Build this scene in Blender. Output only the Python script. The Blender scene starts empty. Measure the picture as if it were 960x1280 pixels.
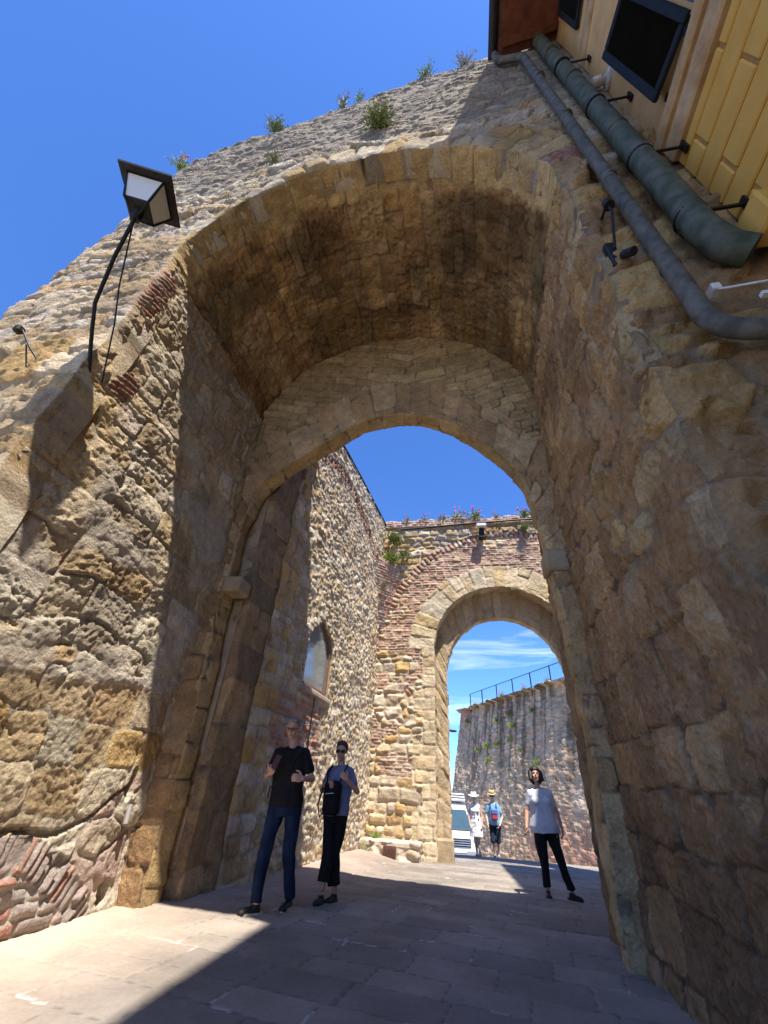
import bpy, math, random
import numpy as np
from mathutils import Vector, Matrix
random.seed(7)
SC = bpy.context.scene
COL = SC.collection
R = math.radians

# ------------------------------------------------------------------ noise
def hsh(a, b, s, c=None):
    n = a.astype(np.int64) * 374761393 + b.astype(np.int64) * 668265263 + s * 974634777
    if c is not None:
        n = n + c.astype(np.int64) * 2147483629
    n = n & 0xffffffff
    n = ((n ^ (n >> 13)) * 1274126177) & 0xffffffff
    n = ((n ^ (n >> 15)) * 2246822519) & 0xffffffff
    n = n ^ (n >> 16)
    return n / 4294967296.0

def vn(x, y, s):
    xi = np.floor(x); yi = np.floor(y)
    fx = x - xi; fy = y - yi
    fx = fx * fx * (3 - 2 * fx); fy = fy * fy * (3 - 2 * fy)
    a = hsh(xi, yi, s); b = hsh(xi + 1, yi, s); c = hsh(xi, yi + 1, s); d = hsh(xi + 1, yi + 1, s)
    return (a + (b - a) * fx) * (1 - fy) + (c + (d - c) * fx) * fy

def fbm(x, y, s, o=4):
    t = 0; a = .5; w = 0
    for i in range(o):
        t = t + a * vn(x, y, s + i * 17); w += a
        x = x * 2.03 + 11.3; y = y * 2.03 - 4.1; a *= .5
    return t / w

def vn3(x, y, z, s):
    xi = np.floor(x); yi = np.floor(y); zi = np.floor(z)
    f = [x - xi, y - yi, z - zi]
    f = [t * t * (3 - 2 * t) for t in f]
    def L(dz):
        a = hsh(xi, yi, s, zi + dz); b = hsh(xi + 1, yi, s, zi + dz)
        c = hsh(xi, yi + 1, s, zi + dz); d = hsh(xi + 1, yi + 1, s, zi + dz)
        return (a + (b - a) * f[0]) * (1 - f[1]) + (c + (d - c) * f[0]) * f[1]
    l0 = L(0); l1 = L(1)
    return l0 + (l1 - l0) * f[2]

def sst(a, b, x):
    t = np.clip((x - a) / (b - a), 0, 1)
    return t * t * (3 - 2 * t)

# ------------------------------------------------------------------ masonry patterns -> distance to joint, stone id hashes, local coords
def courses(u, v, cw, ch, seed, irr=.5, warp=.3):
    wv = v + warp * ch * 2 * (fbm(u / (cw * 2.2), v / (ch * 4), seed + 3, 2) - .5)
    wu = u + warp * cw * .5 * (fbm(u / cw, v / ch, seed + 5, 2) - .5)
    lo = float(wv.min()) - ch * 2; hi = float(wv.max()) + ch * 2
    rs = np.random.RandomState(seed)
    lo = math.floor(lo / ch) * ch
    b = [lo]
    while b[-1] < hi:
        b.append(b[-1] + ch * (1 + irr * (rs.rand() * 1.6 - .8)))
    b = np.array(b)
    row = np.clip(np.searchsorted(b, wv) - 1, 0, len(b) - 2)
    dv = np.minimum(wv - b[row], b[row + 1] - wv)
    cy = (b[row] + b[row + 1]) / 2
    z = np.zeros_like(row)
    cwr = cw * (1 + irr * (hsh(row, z, seed + 9) - .5)) * ((b[row + 1] - b[row]) / ch) ** .5
    uu = wu / cwr + hsh(row, z, seed + 1) * 10
    c = np.floor(uu)
    J = .38 * min(1, irr * 1.3)
    bl = c + (hsh(row, c, seed + 2) - .5) * 2 * J * .5
    left = uu < bl
    c2 = np.where(left, c - 1, c)
    br = c2 + 1 + (hsh(row, c2 + 1, seed + 2) - .5) * 2 * J * .5
    c2 = np.where(uu >= br, c2 + 1, c2)
    l = c2 + (hsh(row, c2, seed + 2) - .5) * J; r = c2 + 1 + (hsh(row, c2 + 1, seed + 2) - .5) * J
    du = np.minimum(uu - l, r - uu) * cwr
    k = ch * .25
    d = np.minimum(du, dv)
    rr = np.maximum(0, k - np.minimum(du, k)) ** 2 + np.maximum(0, k - np.minimum(dv, k)) ** 2
    d = np.minimum(d, k - np.sqrt(rr)) if irr > .25 else d
    return d, row, c2, (uu - (l + r) / 2) * cwr, wv - cy

def rubble(u, v, sx, sy, seed, jit=.85):
    wu = u + sx * .35 * (fbm(u / sx, v / sy, seed + 3, 2) - .5)
    wv = v + sy * .35 * (fbm(u / sx + 7, v / sy, seed + 4, 2) - .5)
    x = wu / sx; y = wv / sy
    xi = np.floor(x); yi = np.floor(y)
    f1 = np.full(x.shape, 9.); f2 = np.full(x.shape, 9.)
    ia = np.zeros(x.shape); ib = np.zeros(x.shape); lx = np.zeros(x.shape); ly = np.zeros(x.shape)
    for i in (-1, 0, 1):
        for j in (-1, 0, 1):
            a = xi + i; b = yi + j
            px = a + .5 + (hsh(a, b, seed) - .5) * jit; py = b + .5 + (hsh(a, b, seed + 1) - .5) * jit
            dx = x - px; dy = y - py
            d = np.abs(dx) ** 2.6 + np.abs(dy) ** 2.6
            d = d ** (1 / 2.6)
            m = d < f1
            f2 = np.where(m, f1, np.minimum(f2, d))
            f1 = np.where(m, d, f1)
            ia = np.where(m, a, ia); ib = np.where(m, b, ib); lx = np.where(m, dx, lx); ly = np.where(m, dy, ly)
    return (f2 - f1) * .5 * min(sx, sy), ib, ia, lx * sx, ly * sy

def facets(u, v, sz, seed):
    d, a, b_, lx, ly = rubble(u, v, sz, sz * .8, seed)
    h = (hsh(a, b_, seed + 7) - .5) * lx + (hsh(a, b_, seed + 8) - .5) * ly
    return h * 2 + (hsh(a, b_, seed + 9) - .5) * sz * .25

def style(u, v, pat, a, b, pal, seed=1, depth=.03, m=.006, w=.03, jut=.02, tilt=.1, rough=.012, rs=.12,
          mort=(.42, .36, .28), irr=.6, warp=.3, miss=0, cj=.12, pit=0, stain=.25, fac=0, fs=.12):
    f = courses if pat == 'c' else rubble
    if pat == 'c':
        d, r, c, lx, ly = f(u, v, a, b, seed, irr, warp)
    else:
        d, r, c, lx, ly = f(u, v, a, b, seed)
    r1 = hsh(r, c, seed + 21); r2 = hsh(r, c, seed + 22); r3 = hsh(r, c, seed + 23); r4 = hsh(r, c, seed + 24)
    s = sst(m, m + w, d + .35 * w * (fbm(u / .05, v / .05, seed + 60, 2) - .5))
    h = s * (depth + (r1 - .5) * 2 * jut + tilt * ((r2 - .5) * lx + (r3 - .5) * ly) * 2)
    rg = (fbm(u / rs, v / rs, seed + 30, 4) - .5) * 2
    h = h + rough * rg * (s * .8 + .2) * (.6 + r4)
    h = h + rough * .55 * (fbm(u / .045, v / .04, seed + 33, 3) - .5) * (.4 + s * .6)
    if fac: h = h + fac * (facets(u, v, fs, seed + 70) + .5 * facets(u + 3, v + 1, fs * .45, seed + 75)) * (.3 + s * .7)
    if pit:
        pp = fbm(u / .045, v / .03, seed + 41, 4)
        area = sst(.45, .62, fbm(u / .9, v / .7, seed + 43, 2))
        h = h - pit * sst(.5, .72, pp) * area
    if miss:
        mm = (r4 < miss) * s
        h = h - mm * depth * 1.4
    pal = np.array(pal)
    ci = (hsh(r, c, seed + 50) * len(pal)).astype(int)
    cb = (hsh(r, c, seed + 51) - .5) * 2 * cj
    col = pal[ci] * (1 + cb)[..., None]
    n = fbm(u / .5, v / .5, seed + 52, 4)
    col = col * (1 + stain * 2 * (n - .5))[..., None]
    ms = sst(m * .6, m + w * .5, d)[..., None]
    col = np.array(mort) * (1 + .5 * (n - .5))[..., None] * (1 - ms) + col * ms
    return h, col

def mix(A, B, k):
    k = np.clip(k, 0, 1)
    return A[0] * (1 - k) + B[0] * k, A[1] * (1 - k[..., None]) + B[1] * k[..., None]

WARM = [(.55, .41, .25), (.48, .35, .20), (.59, .47, .31), (.46, .35, .23), (.51, .35, .19), (.56, .48, .35)]
OCHRE = [(.53, .35, .15), (.47, .30, .125), (.51, .37, .19), (.43, .29, .15)]
GREY = [(.29, .245, .19), (.34, .29, .22), (.25, .21, .165), (.38, .31, .22), (.31, .27, .22)]
PALE = [(.56, .47, .34), (.50, .40, .27), (.60, .52, .40), (.47, .38, .27), (.52, .42, .33)]
BRICK = [(.42, .19, .12), (.48, .24, .16), (.38, .18, .13), (.45, .29, .22)]
BRICKW = [(.44, .33, .29), (.40, .32, .28), (.48, .26, .19), (.46, .38, .33), (.42, .34, .30)]
BROWN = [(.40, .25, .12), (.34, .21, .10), (.43, .29, .15), (.30, .19, .10)]

# ------------------------------------------------------------------ objects
WL = {}
def wloc(o):
    return WL.get(o.name, Vector((0, 0, 0)))

def tagit(o, label=None, cat=None, group=None, kind=None):
    if label: o['label'] = label
    if cat: o['category'] = cat
    if group: o['group'] = group
    if kind: o['kind'] = kind
    return o

def thing(name, label, cat, loc=(0, 0, 0), group=None):
    o = bpy.data.objects.new(name, None); COL.objects.link(o)
    o.location = loc; o.empty_display_size = .2
    WL[o.name] = Vector(loc)
    return tagit(o, label, cat, group)

def link(name, me, mat, parent=None):
    o = bpy.data.objects.new(name, me); COL.objects.link(o)
    if mat is not None: me.materials.append(mat)
    if parent is not None:
        L = wloc(parent)
        if L.length > 0: me.transform(Matrix.Translation(-L))
        o.parent = parent
        WL[o.name] = L
    return o

def mesh_np(name, V, F, smooth=True, col=None):
    me = bpy.data.meshes.new(name)
    me.vertices.add(len(V)); me.vertices.foreach_set('co', np.asarray(V, dtype=np.float32).ravel())
    F = np.asarray(F, dtype=np.int32)
    k = F.shape[1]
    me.loops.add(F.size); me.loops.foreach_set('vertex_index', F.ravel())
    me.polygons.add(len(F)); me.polygons.foreach_set('loop_start', np.arange(0, F.size, k, dtype=np.int32))
    try: me.polygons.foreach_set('loop_total', np.full(len(F), k, dtype=np.int32))
    except Exception: pass
    me.polygons.foreach_set('use_smooth', np.full(len(F), smooth))
    me.update(calc_edges=True)
    if col is not None:
        at = me.color_attributes.new('Col', 'FLOAT_COLOR', 'POINT')
        c4 = np.ones((len(V), 4), dtype=np.float32); c4[:, :3] = np.clip(col, 0, 1)
        at.data.foreach_set('color', c4.ravel())
    me.validate()
    return me

def wobble(P, amp=.03):
    x, y, z = P[..., 0], P[..., 1], P[..., 2]
    o = np.zeros_like(P)
    for i, s in enumerate((101, 102, 103)):
        o[..., i] = (vn3(x / .45, y / .45, z / .45, s) - .5) + .5 * (vn3(x / .16, y / .16, z / .16, s + 9) - .5)
    return P + o * amp * 2

def panel(name, parent, mat, u0, u1, v0, v1, res, pos, surf, flip=False, keep=None, snap=None, skirt=.12, wob=.03, smooth=True, resv=None):
    nu = max(2, int(round((u1 - u0) / res)) + 1); nv = max(2, int(round((v1 - v0) / (resv or res))) + 1)
    U, V = np.meshgrid(np.linspace(u0, u1, nu), np.linspace(v0, v1, nv), indexing='ij')
    Us, Vs = U.copy(), V.copy()
    if keep is not None:
        Uc = (U[:-1, :-1] + U[1:, 1:]) / 2; Vc = (V[:-1, :-1] + V[1:, 1:]) / 2
        K = keep(Uc, Vc)
    else:
        K = np.ones((nu - 1, nv - 1), bool)
    if snap is not None:
        d = snap(U, V); e = 1e-3
        gx = (snap(U + e, V) - d) / e; gy = (snap(U, V + e) - d) / e
        g2 = gx * gx + gy * gy + 1e-9
        near = (np.abs(d) < res * .75) | ((d < 0) & (d > -res * 1.6))
        Us = np.where(near, U - d * gx / g2, U); Vs = np.where(near, V - d * gy / g2, V)
    h, c = surf(Us, Vs)
    P = pos(Us, Vs)
    e = 1e-3
    Pu = pos(Us + e, Vs) - pos(Us - e, Vs); Pv = pos(Us, Vs + e) - pos(Us, Vs - e)
    N = np.cross(Pu, Pv); N /= np.linalg.norm(N, axis=-1, keepdims=True) + 1e-12
    if flip: N = -N
    P = P + N * h[..., None]
    if wob: P = wobble(P, wob)
    idx = np.arange(nu * nv).reshape(nu, nv)
    q = np.stack([idx[:-1, :-1], idx[1:, :-1], idx[1:, 1:], idx[:-1, 1:]], -1)[K]
    if flip: q = q[:, ::-1]
    # skirt round every open edge
    ed = np.concatenate([q[:, [0, 1]], q[:, [1, 2]], q[:, [2, 3]], q[:, [3, 0]]])
    key = np.sort(ed, 1); kk = key[:, 0].astype(np.int64) * (nu * nv) + key[:, 1]
    _, inv, cnt = np.unique(kk, return_inverse=True, return_counts=True)
    be = ed[cnt[inv.ravel()] == 1]
    Pf = P.reshape(-1, 3); Nf = N.reshape(-1, 3); Cf = c.reshape(-1, 3)
    bv = np.unique(be); mp = np.full(nu * nv, -1); mp[bv] = np.arange(len(bv)) + nu * nv
    Pf = np.concatenate([Pf, Pf[bv] - Nf[bv] * skirt]); Cf = np.concatenate([Cf, Cf[bv]])
    sk = np.stack([be[:, 1], be[:, 0], mp[be[:, 0]], mp[be[:, 1]]], -1)
    F = np.concatenate([q, sk])
    used = np.unique(F); rm = np.full(len(Pf), -1); rm[used] = np.arange(len(used))
    me = mesh_np(name, Pf[used], rm[F], smooth, Cf[used])
    return link(name, me, mat, parent)

class MB:
    def __init__(s): s.v = []; s.f = []
    def add(s, vs, fs):
        n = len(s.v); s.v += [tuple(p) for p in vs]; s.f += [tuple(n + i for i in f) for f in fs]
    def box(s, x0, y0, z0, x1, y1, z1, M=None, bev=0):
        if bev:
            b = min(bev, abs(x1 - x0) * .3, abs(y1 - y0) * .3, abs(z1 - z0) * .3)
            vs = []
            X = (x0, x1); Y = (y0, y1); Z = (z0, z1)
            ix = {}
            for i in (0, 1):
                for j in (0, 1):
                    for k in (0, 1):
                        sx = 1 if i == 0 else -1; sy = 1 if j == 0 else -1; sz = 1 if k == 0 else -1
                        ix[i, j, k, 0] = len(vs); vs.append((X[i], Y[j] + sy * b, Z[k] + sz * b))
                        ix[i, j, k, 1] = len(vs); vs.append((X[i] + sx * b, Y[j], Z[k] + sz * b))
                        ix[i, j, k, 2] = len(vs); vs.append((X[i] + sx * b, Y[j] + sy * b, Z[k]))
            fs = []
            def q(l): fs.append(tuple(ix[t] for t in l))
            q([(0,0,0,0),(0,0,1,0),(0,1,1,0),(0,1,0,0)]); q([(1,0,0,0),(1,1,0,0),(1,1,1,0),(1,0,1,0)])
            q([(0,0,0,1),(1,0,0,1),(1,0,1,1),(0,0,1,1)]); q([(0,1,0,1),(0,1,1,1),(1,1,1,1),(1,1,0,1)])
            q([(0,0,0,2),(0,1,0,2),(1,1,0,2),(1,0,0,2)]); q([(0,0,1,2),(1,0,1,2),(1,1,1,2),(0,1,1,2)])
            for i in (0,1):
                for j in (0,1):
                    q([(i,j,0,0),(i,j,1,0),(i,j,1,1),(i,j,0,1)])
                for k in (0,1):
                    q([(i,0,k,0),(i,1,k,0),(i,1,k,2),(i,0,k,2)])
            for j in (0,1):
                for k in (0,1):
                    q([(0,j,k,1),(1,j,k,1),(1,j,k,2),(0,j,k,2)])
            for i in (0,1):
                for j in (0,1):
                    for k in (0,1): q([(i,j,k,0),(i,j,k,1),(i,j,k,2)])
        else:
            vs = [(x0,y0,z0),(x1,y0,z0),(x1,y1,z0),(x0,y1,z0),(x0,y0,z1),(x1,y0,z1),(x1,y1,z1),(x0,y1,z1)]
            fs = [(0,3,2,1),(4,5,6,7),(0,1,5,4),(1,2,6,5),(2,3,7,6),(3,0,4,7)]
        if M is not None: vs = [M @ Vector(p) for p in vs]
        s.add(vs, fs)
    def tube(s, pts, r, n=10, caps=True):
        pts = [Vector(p) for p in pts]
        rs = r if isinstance(r, (list, tuple)) else [r] * len(pts)
        t0 = (pts[1] - pts[0]).normalized()
        ref = Vector((0, 0, 1)) if abs(t0.z) < .9 else Vector((1, 0, 0))
        a = t0.cross(ref).normalized()
        vs = []; fs = []
        for i, p in enumerate(pts):
            if i == 0: t = t0
            elif i == len(pts) - 1: t = (pts[-1] - pts[-2]).normalized()
            else: t = ((pts[i + 1] - p).normalized() + (p - pts[i - 1]).normalized()).normalized()
            a = (a - t * a.dot(t)).normalized(); b = t.cross(a)
            for k in range(n):
                g = 2 * math.pi * k / n
                vs.append(p + (a * math.cos(g) + b * math.sin(g)) * rs[i])
        for i in range(len(pts) - 1):
            for k in range(n):
                k2 = (k + 1) % n
                fs.append((i * n + k, i * n + k2, (i + 1) * n + k2, (i + 1) * n + k))
        if caps:
            fs.append(tuple(reversed(range(n)))); fs.append(tuple((len(pts) - 1) * n + k for k in range(n)))
        s.add(vs, fs)
    def cap(s, a, b, ra, rb, n=12):
        a = Vector(a); b = Vector(b); d = b - a; L = d.length
        if L < 1e-6: d = Vector((0, 0, 1)); L = 1e-6
        d = d.normalized()
        P = []; RR = []
        for i in range(1, 5):
            g = math.pi / 2 * i / 4.5
            P.append(a - d * ra * math.cos(g)); RR.append(ra * math.sin(g))
        for i in range(0, 3): P.append(a + d * L * i / 2); RR.append(ra + (rb - ra) * i / 2)
        for i in range(4, 0, -1):
            g = math.pi / 2 * i / 4.5
            P.append(b + d * rb * math.cos(g)); RR.append(rb * math.sin(g))
        s.tube(P, RR, n)
    def ell(s, c, r, M=None, n=14, m=10):
        vs = []; fs = []
        c = Vector(c)
        vs.append((0, 0, -r[2]))
        for i in range(1, m):
            g = -math.pi / 2 + math.pi * i / m
            for k in range(n):
                h = 2 * math.pi * k / n
                vs.append((r[0] * math.cos(g) * math.cos(h), r[1] * math.cos(g) * math.sin(h), r[2] * math.sin(g)))
        vs.append((0, 0, r[2]))
        for k in range(n): fs.append((0, 1 + (k + 1) % n, 1 + k))
        for i in range(m - 2):
            for k in range(n):
                k2 = (k + 1) % n
                fs.append((1 + i * n + k, 1 + i * n + k2, 1 + (i + 1) * n + k2, 1 + (i + 1) * n + k))
        t = len(vs) - 1
        for k in range(n): fs.append((t, 1 + (m - 2) * n + k, 1 + (m - 2) * n + (k + 1) % n))
        vs = [((M @ Vector(p)) if M is not None else Vector(p)) + c for p in vs]
        s.add(vs, fs)
    def loft(s, secs):
        n = len(secs[0]); vs = [p for sec in secs for p in sec]; fs = []
        for i in range(len(secs) - 1):
            for k in range(n):
                k2 = (k + 1) % n
                fs.append((i * n + k, i * n + k2, (i + 1) * n + k2, (i + 1) * n + k))
        fs.append(tuple(reversed(range(n)))); fs.append(tuple((len(secs) - 1) * n + k for k in range(n)))
        s.add(vs, fs)
    def rings(s, lst, rx, fw, n=20):
        secs = []
        for c, a, b in lst:
            c = Vector(c)
            secs.append([c + rx * a * math.cos(2 * math.pi * k / n) + fw * b * math.sin(2 * math.pi * k / n) for k in range(n)])
        s.loft(secs)
    def prism(s, poly, ext):
        n = len(poly); e = Vector(ext)
        vs = [Vector(p) for p in poly] + [Vector(p) + e for p in poly]
        fs = [tuple(range(n)), tuple(reversed(range(n, 2 * n)))] + [(i, n + i, n + (i + 1) % n, (i + 1) % n) for i in range(n)]
        s.add(vs, fs)
    def build(s, name, mat, parent=None, smooth=False):
        import bmesh
        me = bpy.data.meshes.new(name)
        me.from_pydata([tuple(p) for p in s.v], [], s.f)
        bm = bmesh.new(); bm.from_mesh(me); bmesh.ops.recalc_face_normals(bm, faces=bm.faces); bm.to_mesh(me); bm.free()
        if smooth:
            me.polygons.foreach_set('use_smooth', np.ones(len(me.polygons), bool))
            try: me.set_sharp_from_angle(angle=R(42))
            except Exception: pass
        me.update()
        return link(name, me, mat, parent)

# ------------------------------------------------------------------ materials
def newmat(name):
    m = bpy.data.materials.new(name); m.use_nodes = True
    nt = m.node_tree; b = nt.nodes['Principled BSDF']
    return m, nt, b

def noise_node(nt, co, scale, detail=6, rough=.6):
    n = nt.nodes.new('ShaderNodeTexNoise'); n.inputs['Scale'].default_value = scale
    n.inputs['Detail'].default_value = detail; n.inputs['Roughness'].default_value = rough
    nt.links.new(co, n.inputs['Vector']); return n

def stone_mat(name, bump=.6, dist=.012, s1=38, s2=9, amt=.35, rough=.92):
    m, nt, b = newmat(name)
    b.inputs['Roughness'].default_value = rough
    b.inputs['Specular IOR Level'].default_value = .2
    tc = nt.nodes.new('ShaderNodeTexCoord'); co = tc.outputs['Object']
    at = nt.nodes.new('ShaderNodeAttribute'); at.attribute_name = 'Col'
    n1 = noise_node(nt, co, s1, 8, .65); n2 = noise_node(nt, co, s2, 6, .6)
    ad = nt.nodes.new('ShaderNodeMath'); ad.operation = 'ADD'
    nt.links.new(n1.outputs['Fac'], ad.inputs[0]); nt.links.new(n2.outputs['Fac'], ad.inputs[1])
    mr = nt.nodes.new('ShaderNodeMapRange'); mr.inputs['From Min'].default_value = .6; mr.inputs['From Max'].default_value = 1.4
    mr.inputs['To Min'].default_value = 1 - amt; mr.inputs['To Max'].default_value = 1 + amt
    nt.links.new(ad.outputs[0], mr.inputs['Value'])
    vm = nt.nodes.new('ShaderNodeVectorMath'); vm.operation = 'SCALE'
    nt.links.new(at.outputs['Color'], vm.inputs[0]); nt.links.new(mr.outputs[0], vm.inputs['Scale'])
    nt.links.new(vm.outputs[0], b.inputs['Base Color'])
    vo = nt.nodes.new('ShaderNodeTexVoronoi'); vo.inputs['Scale'].default_value = s1 * .8; nt.links.new(co, vo.inputs['Vector'])
    mu = nt.nodes.new('ShaderNodeMath'); mu.operation = 'MULTIPLY_ADD'; mu.inputs[1].default_value = -.35
    nt.links.new(vo.outputs['Distance'], mu.inputs[0]); nt.links.new(ad.outputs[0], mu.inputs[2])
    bp = nt.nodes.new('ShaderNodeBump'); bp.inputs['Strength'].default_value = bump; bp.inputs['Distance'].default_value = dist
    nt.links.new(mu.outputs[0], bp.inputs['Height'])
    n3 = noise_node(nt, co, s2 * 1.6, 9, .72)
    b2 = nt.nodes.new('ShaderNodeBump'); b2.inputs['Strength'].default_value = min(1, bump * 1.1); b2.inputs['Distance'].default_value = dist * 2.2
    nt.links.new(n3.outputs['Fac'], b2.inputs['Height']); nt.links.new(b2.outputs[0], bp.inputs['Normal'])
    nt.links.new(bp.outputs[0], b.inputs['Normal'])
    return m

def plain(name, col, rough=.6, metal=0, var=.15, scale=20, bump=.1, dist=.004, spec=.4, col2=None):
    m, nt, b = newmat(name)
    b.inputs['Roughness'].default_value = rough; b.inputs['Metallic'].default_value = metal
    b.inputs['Specular IOR Level'].default_value = spec
    tc = nt.nodes.new('ShaderNodeTexCoord'); n = noise_node(nt, tc.outputs['Object'], scale, 6, .6)
    cr = nt.nodes.new('ShaderNodeValToRGB')
    c2 = col2 or tuple(min(1, c * (1 + var)) for c in col)
    c1 = col if col2 else tuple(c * (1 - var) for c in col)
    cr.color_ramp.elements[0].position = .35; cr.color_ramp.elements[1].position = .65
    cr.color_ramp.elements[0].color = (*c1, 1); cr.color_ramp.elements[1].color = (*c2, 1)
    nt.links.new(n.outputs['Fac'], cr.inputs['Fac']); nt.links.new(cr.outputs[0], b.inputs['Base Color'])
    if bump:
        bp = nt.nodes.new('ShaderNodeBump'); bp.inputs['Strength'].default_value = bump; bp.inputs['Distance'].default_value = dist
        nt.links.new(n.outputs['Fac'], bp.inputs['Height']); nt.links.new(bp.outputs[0], b.inputs['Normal'])
    return m

M_STONE = stone_mat('rough_stone', .85, .020, 42, 9, .36)
M_FAR = stone_mat('distant_stone', .6, .02, 16, 4, .3)
M_VAULT = stone_mat('vault_stone', .8, .018, 34, 6, .5)
M_GROUND = stone_mat('worn_paving', .35, .006, 30, 3, .2, .8)
M_CORE = plain('stone_fill', (.36, .27, .17), .95, 0, .25, 3, .6, .05)
M_IRON = plain('dark_iron', (.03, .028, .026), .55, .6, .3, 30)
M_COPPER = plain('weathered_copper_pipe', (.062, .060, .054), .7, 0, .3, 9, .5, .006, .25, (.15, .14, .115))
M_COPPERG = plain('green_copper_pipe', (.045, .062, .036), .7, 0, .3, 7, .5, .006, .25, (.12, .12, .09))
M_WHITEP = plain('white_plastic', (.75, .74, .7), .4, 0, .05, 8, 0)
M_GLASSD = plain('dark_glass', (.05, .06, .07), .08, 0, .1, 3, 0, .001, .8)
SKYS, SUNS, EXPO = .11, 5.0, .95
# ================================================================== GROUND
def gz0(y):
    y = np.asarray(y, float)
    a = np.clip(y - 6, 0, 11.9) * .05
    b = np.clip(y - 17.9, 0, 60) * .15
    return -(a + b)
def gz(x, y):
    x = np.asarray(x, float); y = np.asarray(y, float)
    up = sst(-1.6, -2.7, x) * sst(7, 12, y) * (1 - sst(13.4, 14, y)) * .16
    return gz0(y) + up

def axis(parts):
    out = []
    for a, b, s in parts:
        out += list(np.arange(a, b, s))
    return np.array(out + [parts[-1][1]])
gx = axis([(-300, -60, 60), (-60, -12, 6), (-12, -4.6, .6), (-4.6, 2.0, .018), (2.0, 3.4, .04), (3.4, 12, .6), (12, 60, 6), (60, 300, 60)])
gy = axis([(-60, -6, 6), (-6, 1.4, .4), (1.4, 7.5, .018), (7.5, 11, .03), (11, 17.5, .05), (17.5, 24, .25), (24, 80, 4), (80, 500, 60)])
GX, GY = np.meshgrid(gx, gy, indexing='ij')
ca, sa = math.cos(R(8)), math.sin(R(8))
gu = GX * ca - GY * sa; gv = GX * sa + GY * ca
GH, GC = style(gu, gv, 'c', .62, .40, [(.245, .21, .175), (.23, .198, .168), (.26, .222, .183), (.24, .206, .172), (.215, .188, .162)], 301,
               depth=.007, m=.003, w=.010, jut=.003, tilt=.008, rough=.005, rs=.12, mort=(.13, .115, .105), irr=.25, warp=.08, cj=.1, stain=.28)
k = (hsh(np.floor(gu / .9), np.floor(gv / .4), 77) > .66) * 1.0
GH = GH - .006 + (fbm(GX / 1.1, GY / 1.1, 55, 3) - .5) * .03
# pale mortar repairs in some joints
d_, r_, c_, _, _ = courses(gu, gv, .62, .40, 301, .25, .08)
rep = (d_ < .008) * (fbm(GX / .5, GY / .35, 91, 3) > .67) * (GY < 12)
GC = GC * (1 - .75 * rep[..., None]) + np.array((.55, .52, .50)) * .75 * rep[..., None]
# sandy dust and crumbs along the left wall foot
dust = sst(1.7, 0, GX + 3.5) * (.55 + .8 * (fbm(GX / .5, GY / .5, 33, 4) - .35))
dust = np.clip(dust, 0, 1)[..., None] * (GX > -3.8)[..., None]
GC = GC * (1 - dust) + np.array((.46, .35, .27)) * dust
pale = sst(.45, .7, fbm(GX / 1.4, GY / 1.4, 35, 4))[..., None]
GC = GC * (1 + .22 * pale)
red = (sst(8.5, 6.5, GY) * 0 + sst(6.3, 7.2, GY) * sst(-1.2, -2.6, GX))[..., None] * .35
GC = GC * (1 - red) + np.array((.44, .31, .26)) * red
fade = ((np.abs(GX + .6) < 4.2) & (GY < 18) & (GY > 1.4))[..., None]
GH = GH * fade[..., 0]
GC = np.where(fade, GC, np.array((.28, .25, .22)) + 0 * GC)
GV = np.stack([GX, GY, gz(GX, GY) + GH], -1).reshape(-1, 3)
nx, ny = GX.shape
idx = np.arange(nx * ny).reshape(nx, ny)
GF = np.stack([idx[:-1, :-1], idx[1:, :-1], idx[1:, 1:], idx[:-1, 1:]], -1).reshape(-1, 4)
ground = link('ground', mesh_np('ground', GV, GF, True, GC.reshape(-1, 3)), M_GROUND)
tagit(ground, 'worn grey flagstone street sloping down through the gates', None, None, 'structure')

# ================================================================== FRONT GATE
GATE = thing('town_gate', 'tall medieval sandstone gate whose big round arch frames the street', 'gate', (-1.15, 3.5, 0))
XM, AA, ZS, BB = -1.15, 2.43, 6.8, 2.22
def pas_d(x, z, xm=XM, a=AA, zs=ZS, b=BB):
    lo = np.abs(x - xm) - a
    r = np.sqrt(((x - xm) / a) ** 2 + (np.maximum(z - zs, 0) / b) ** 2)
    hi = (r - 1) * (a + b) / 2
    return np.where(z > zs, hi, lo)
def Yf(x, z):
    return 1.95 - .03 * x - .035 * np.clip(7 - z, 0, 5) * sst(-1.5, -3.6, x) * 1.0

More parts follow.
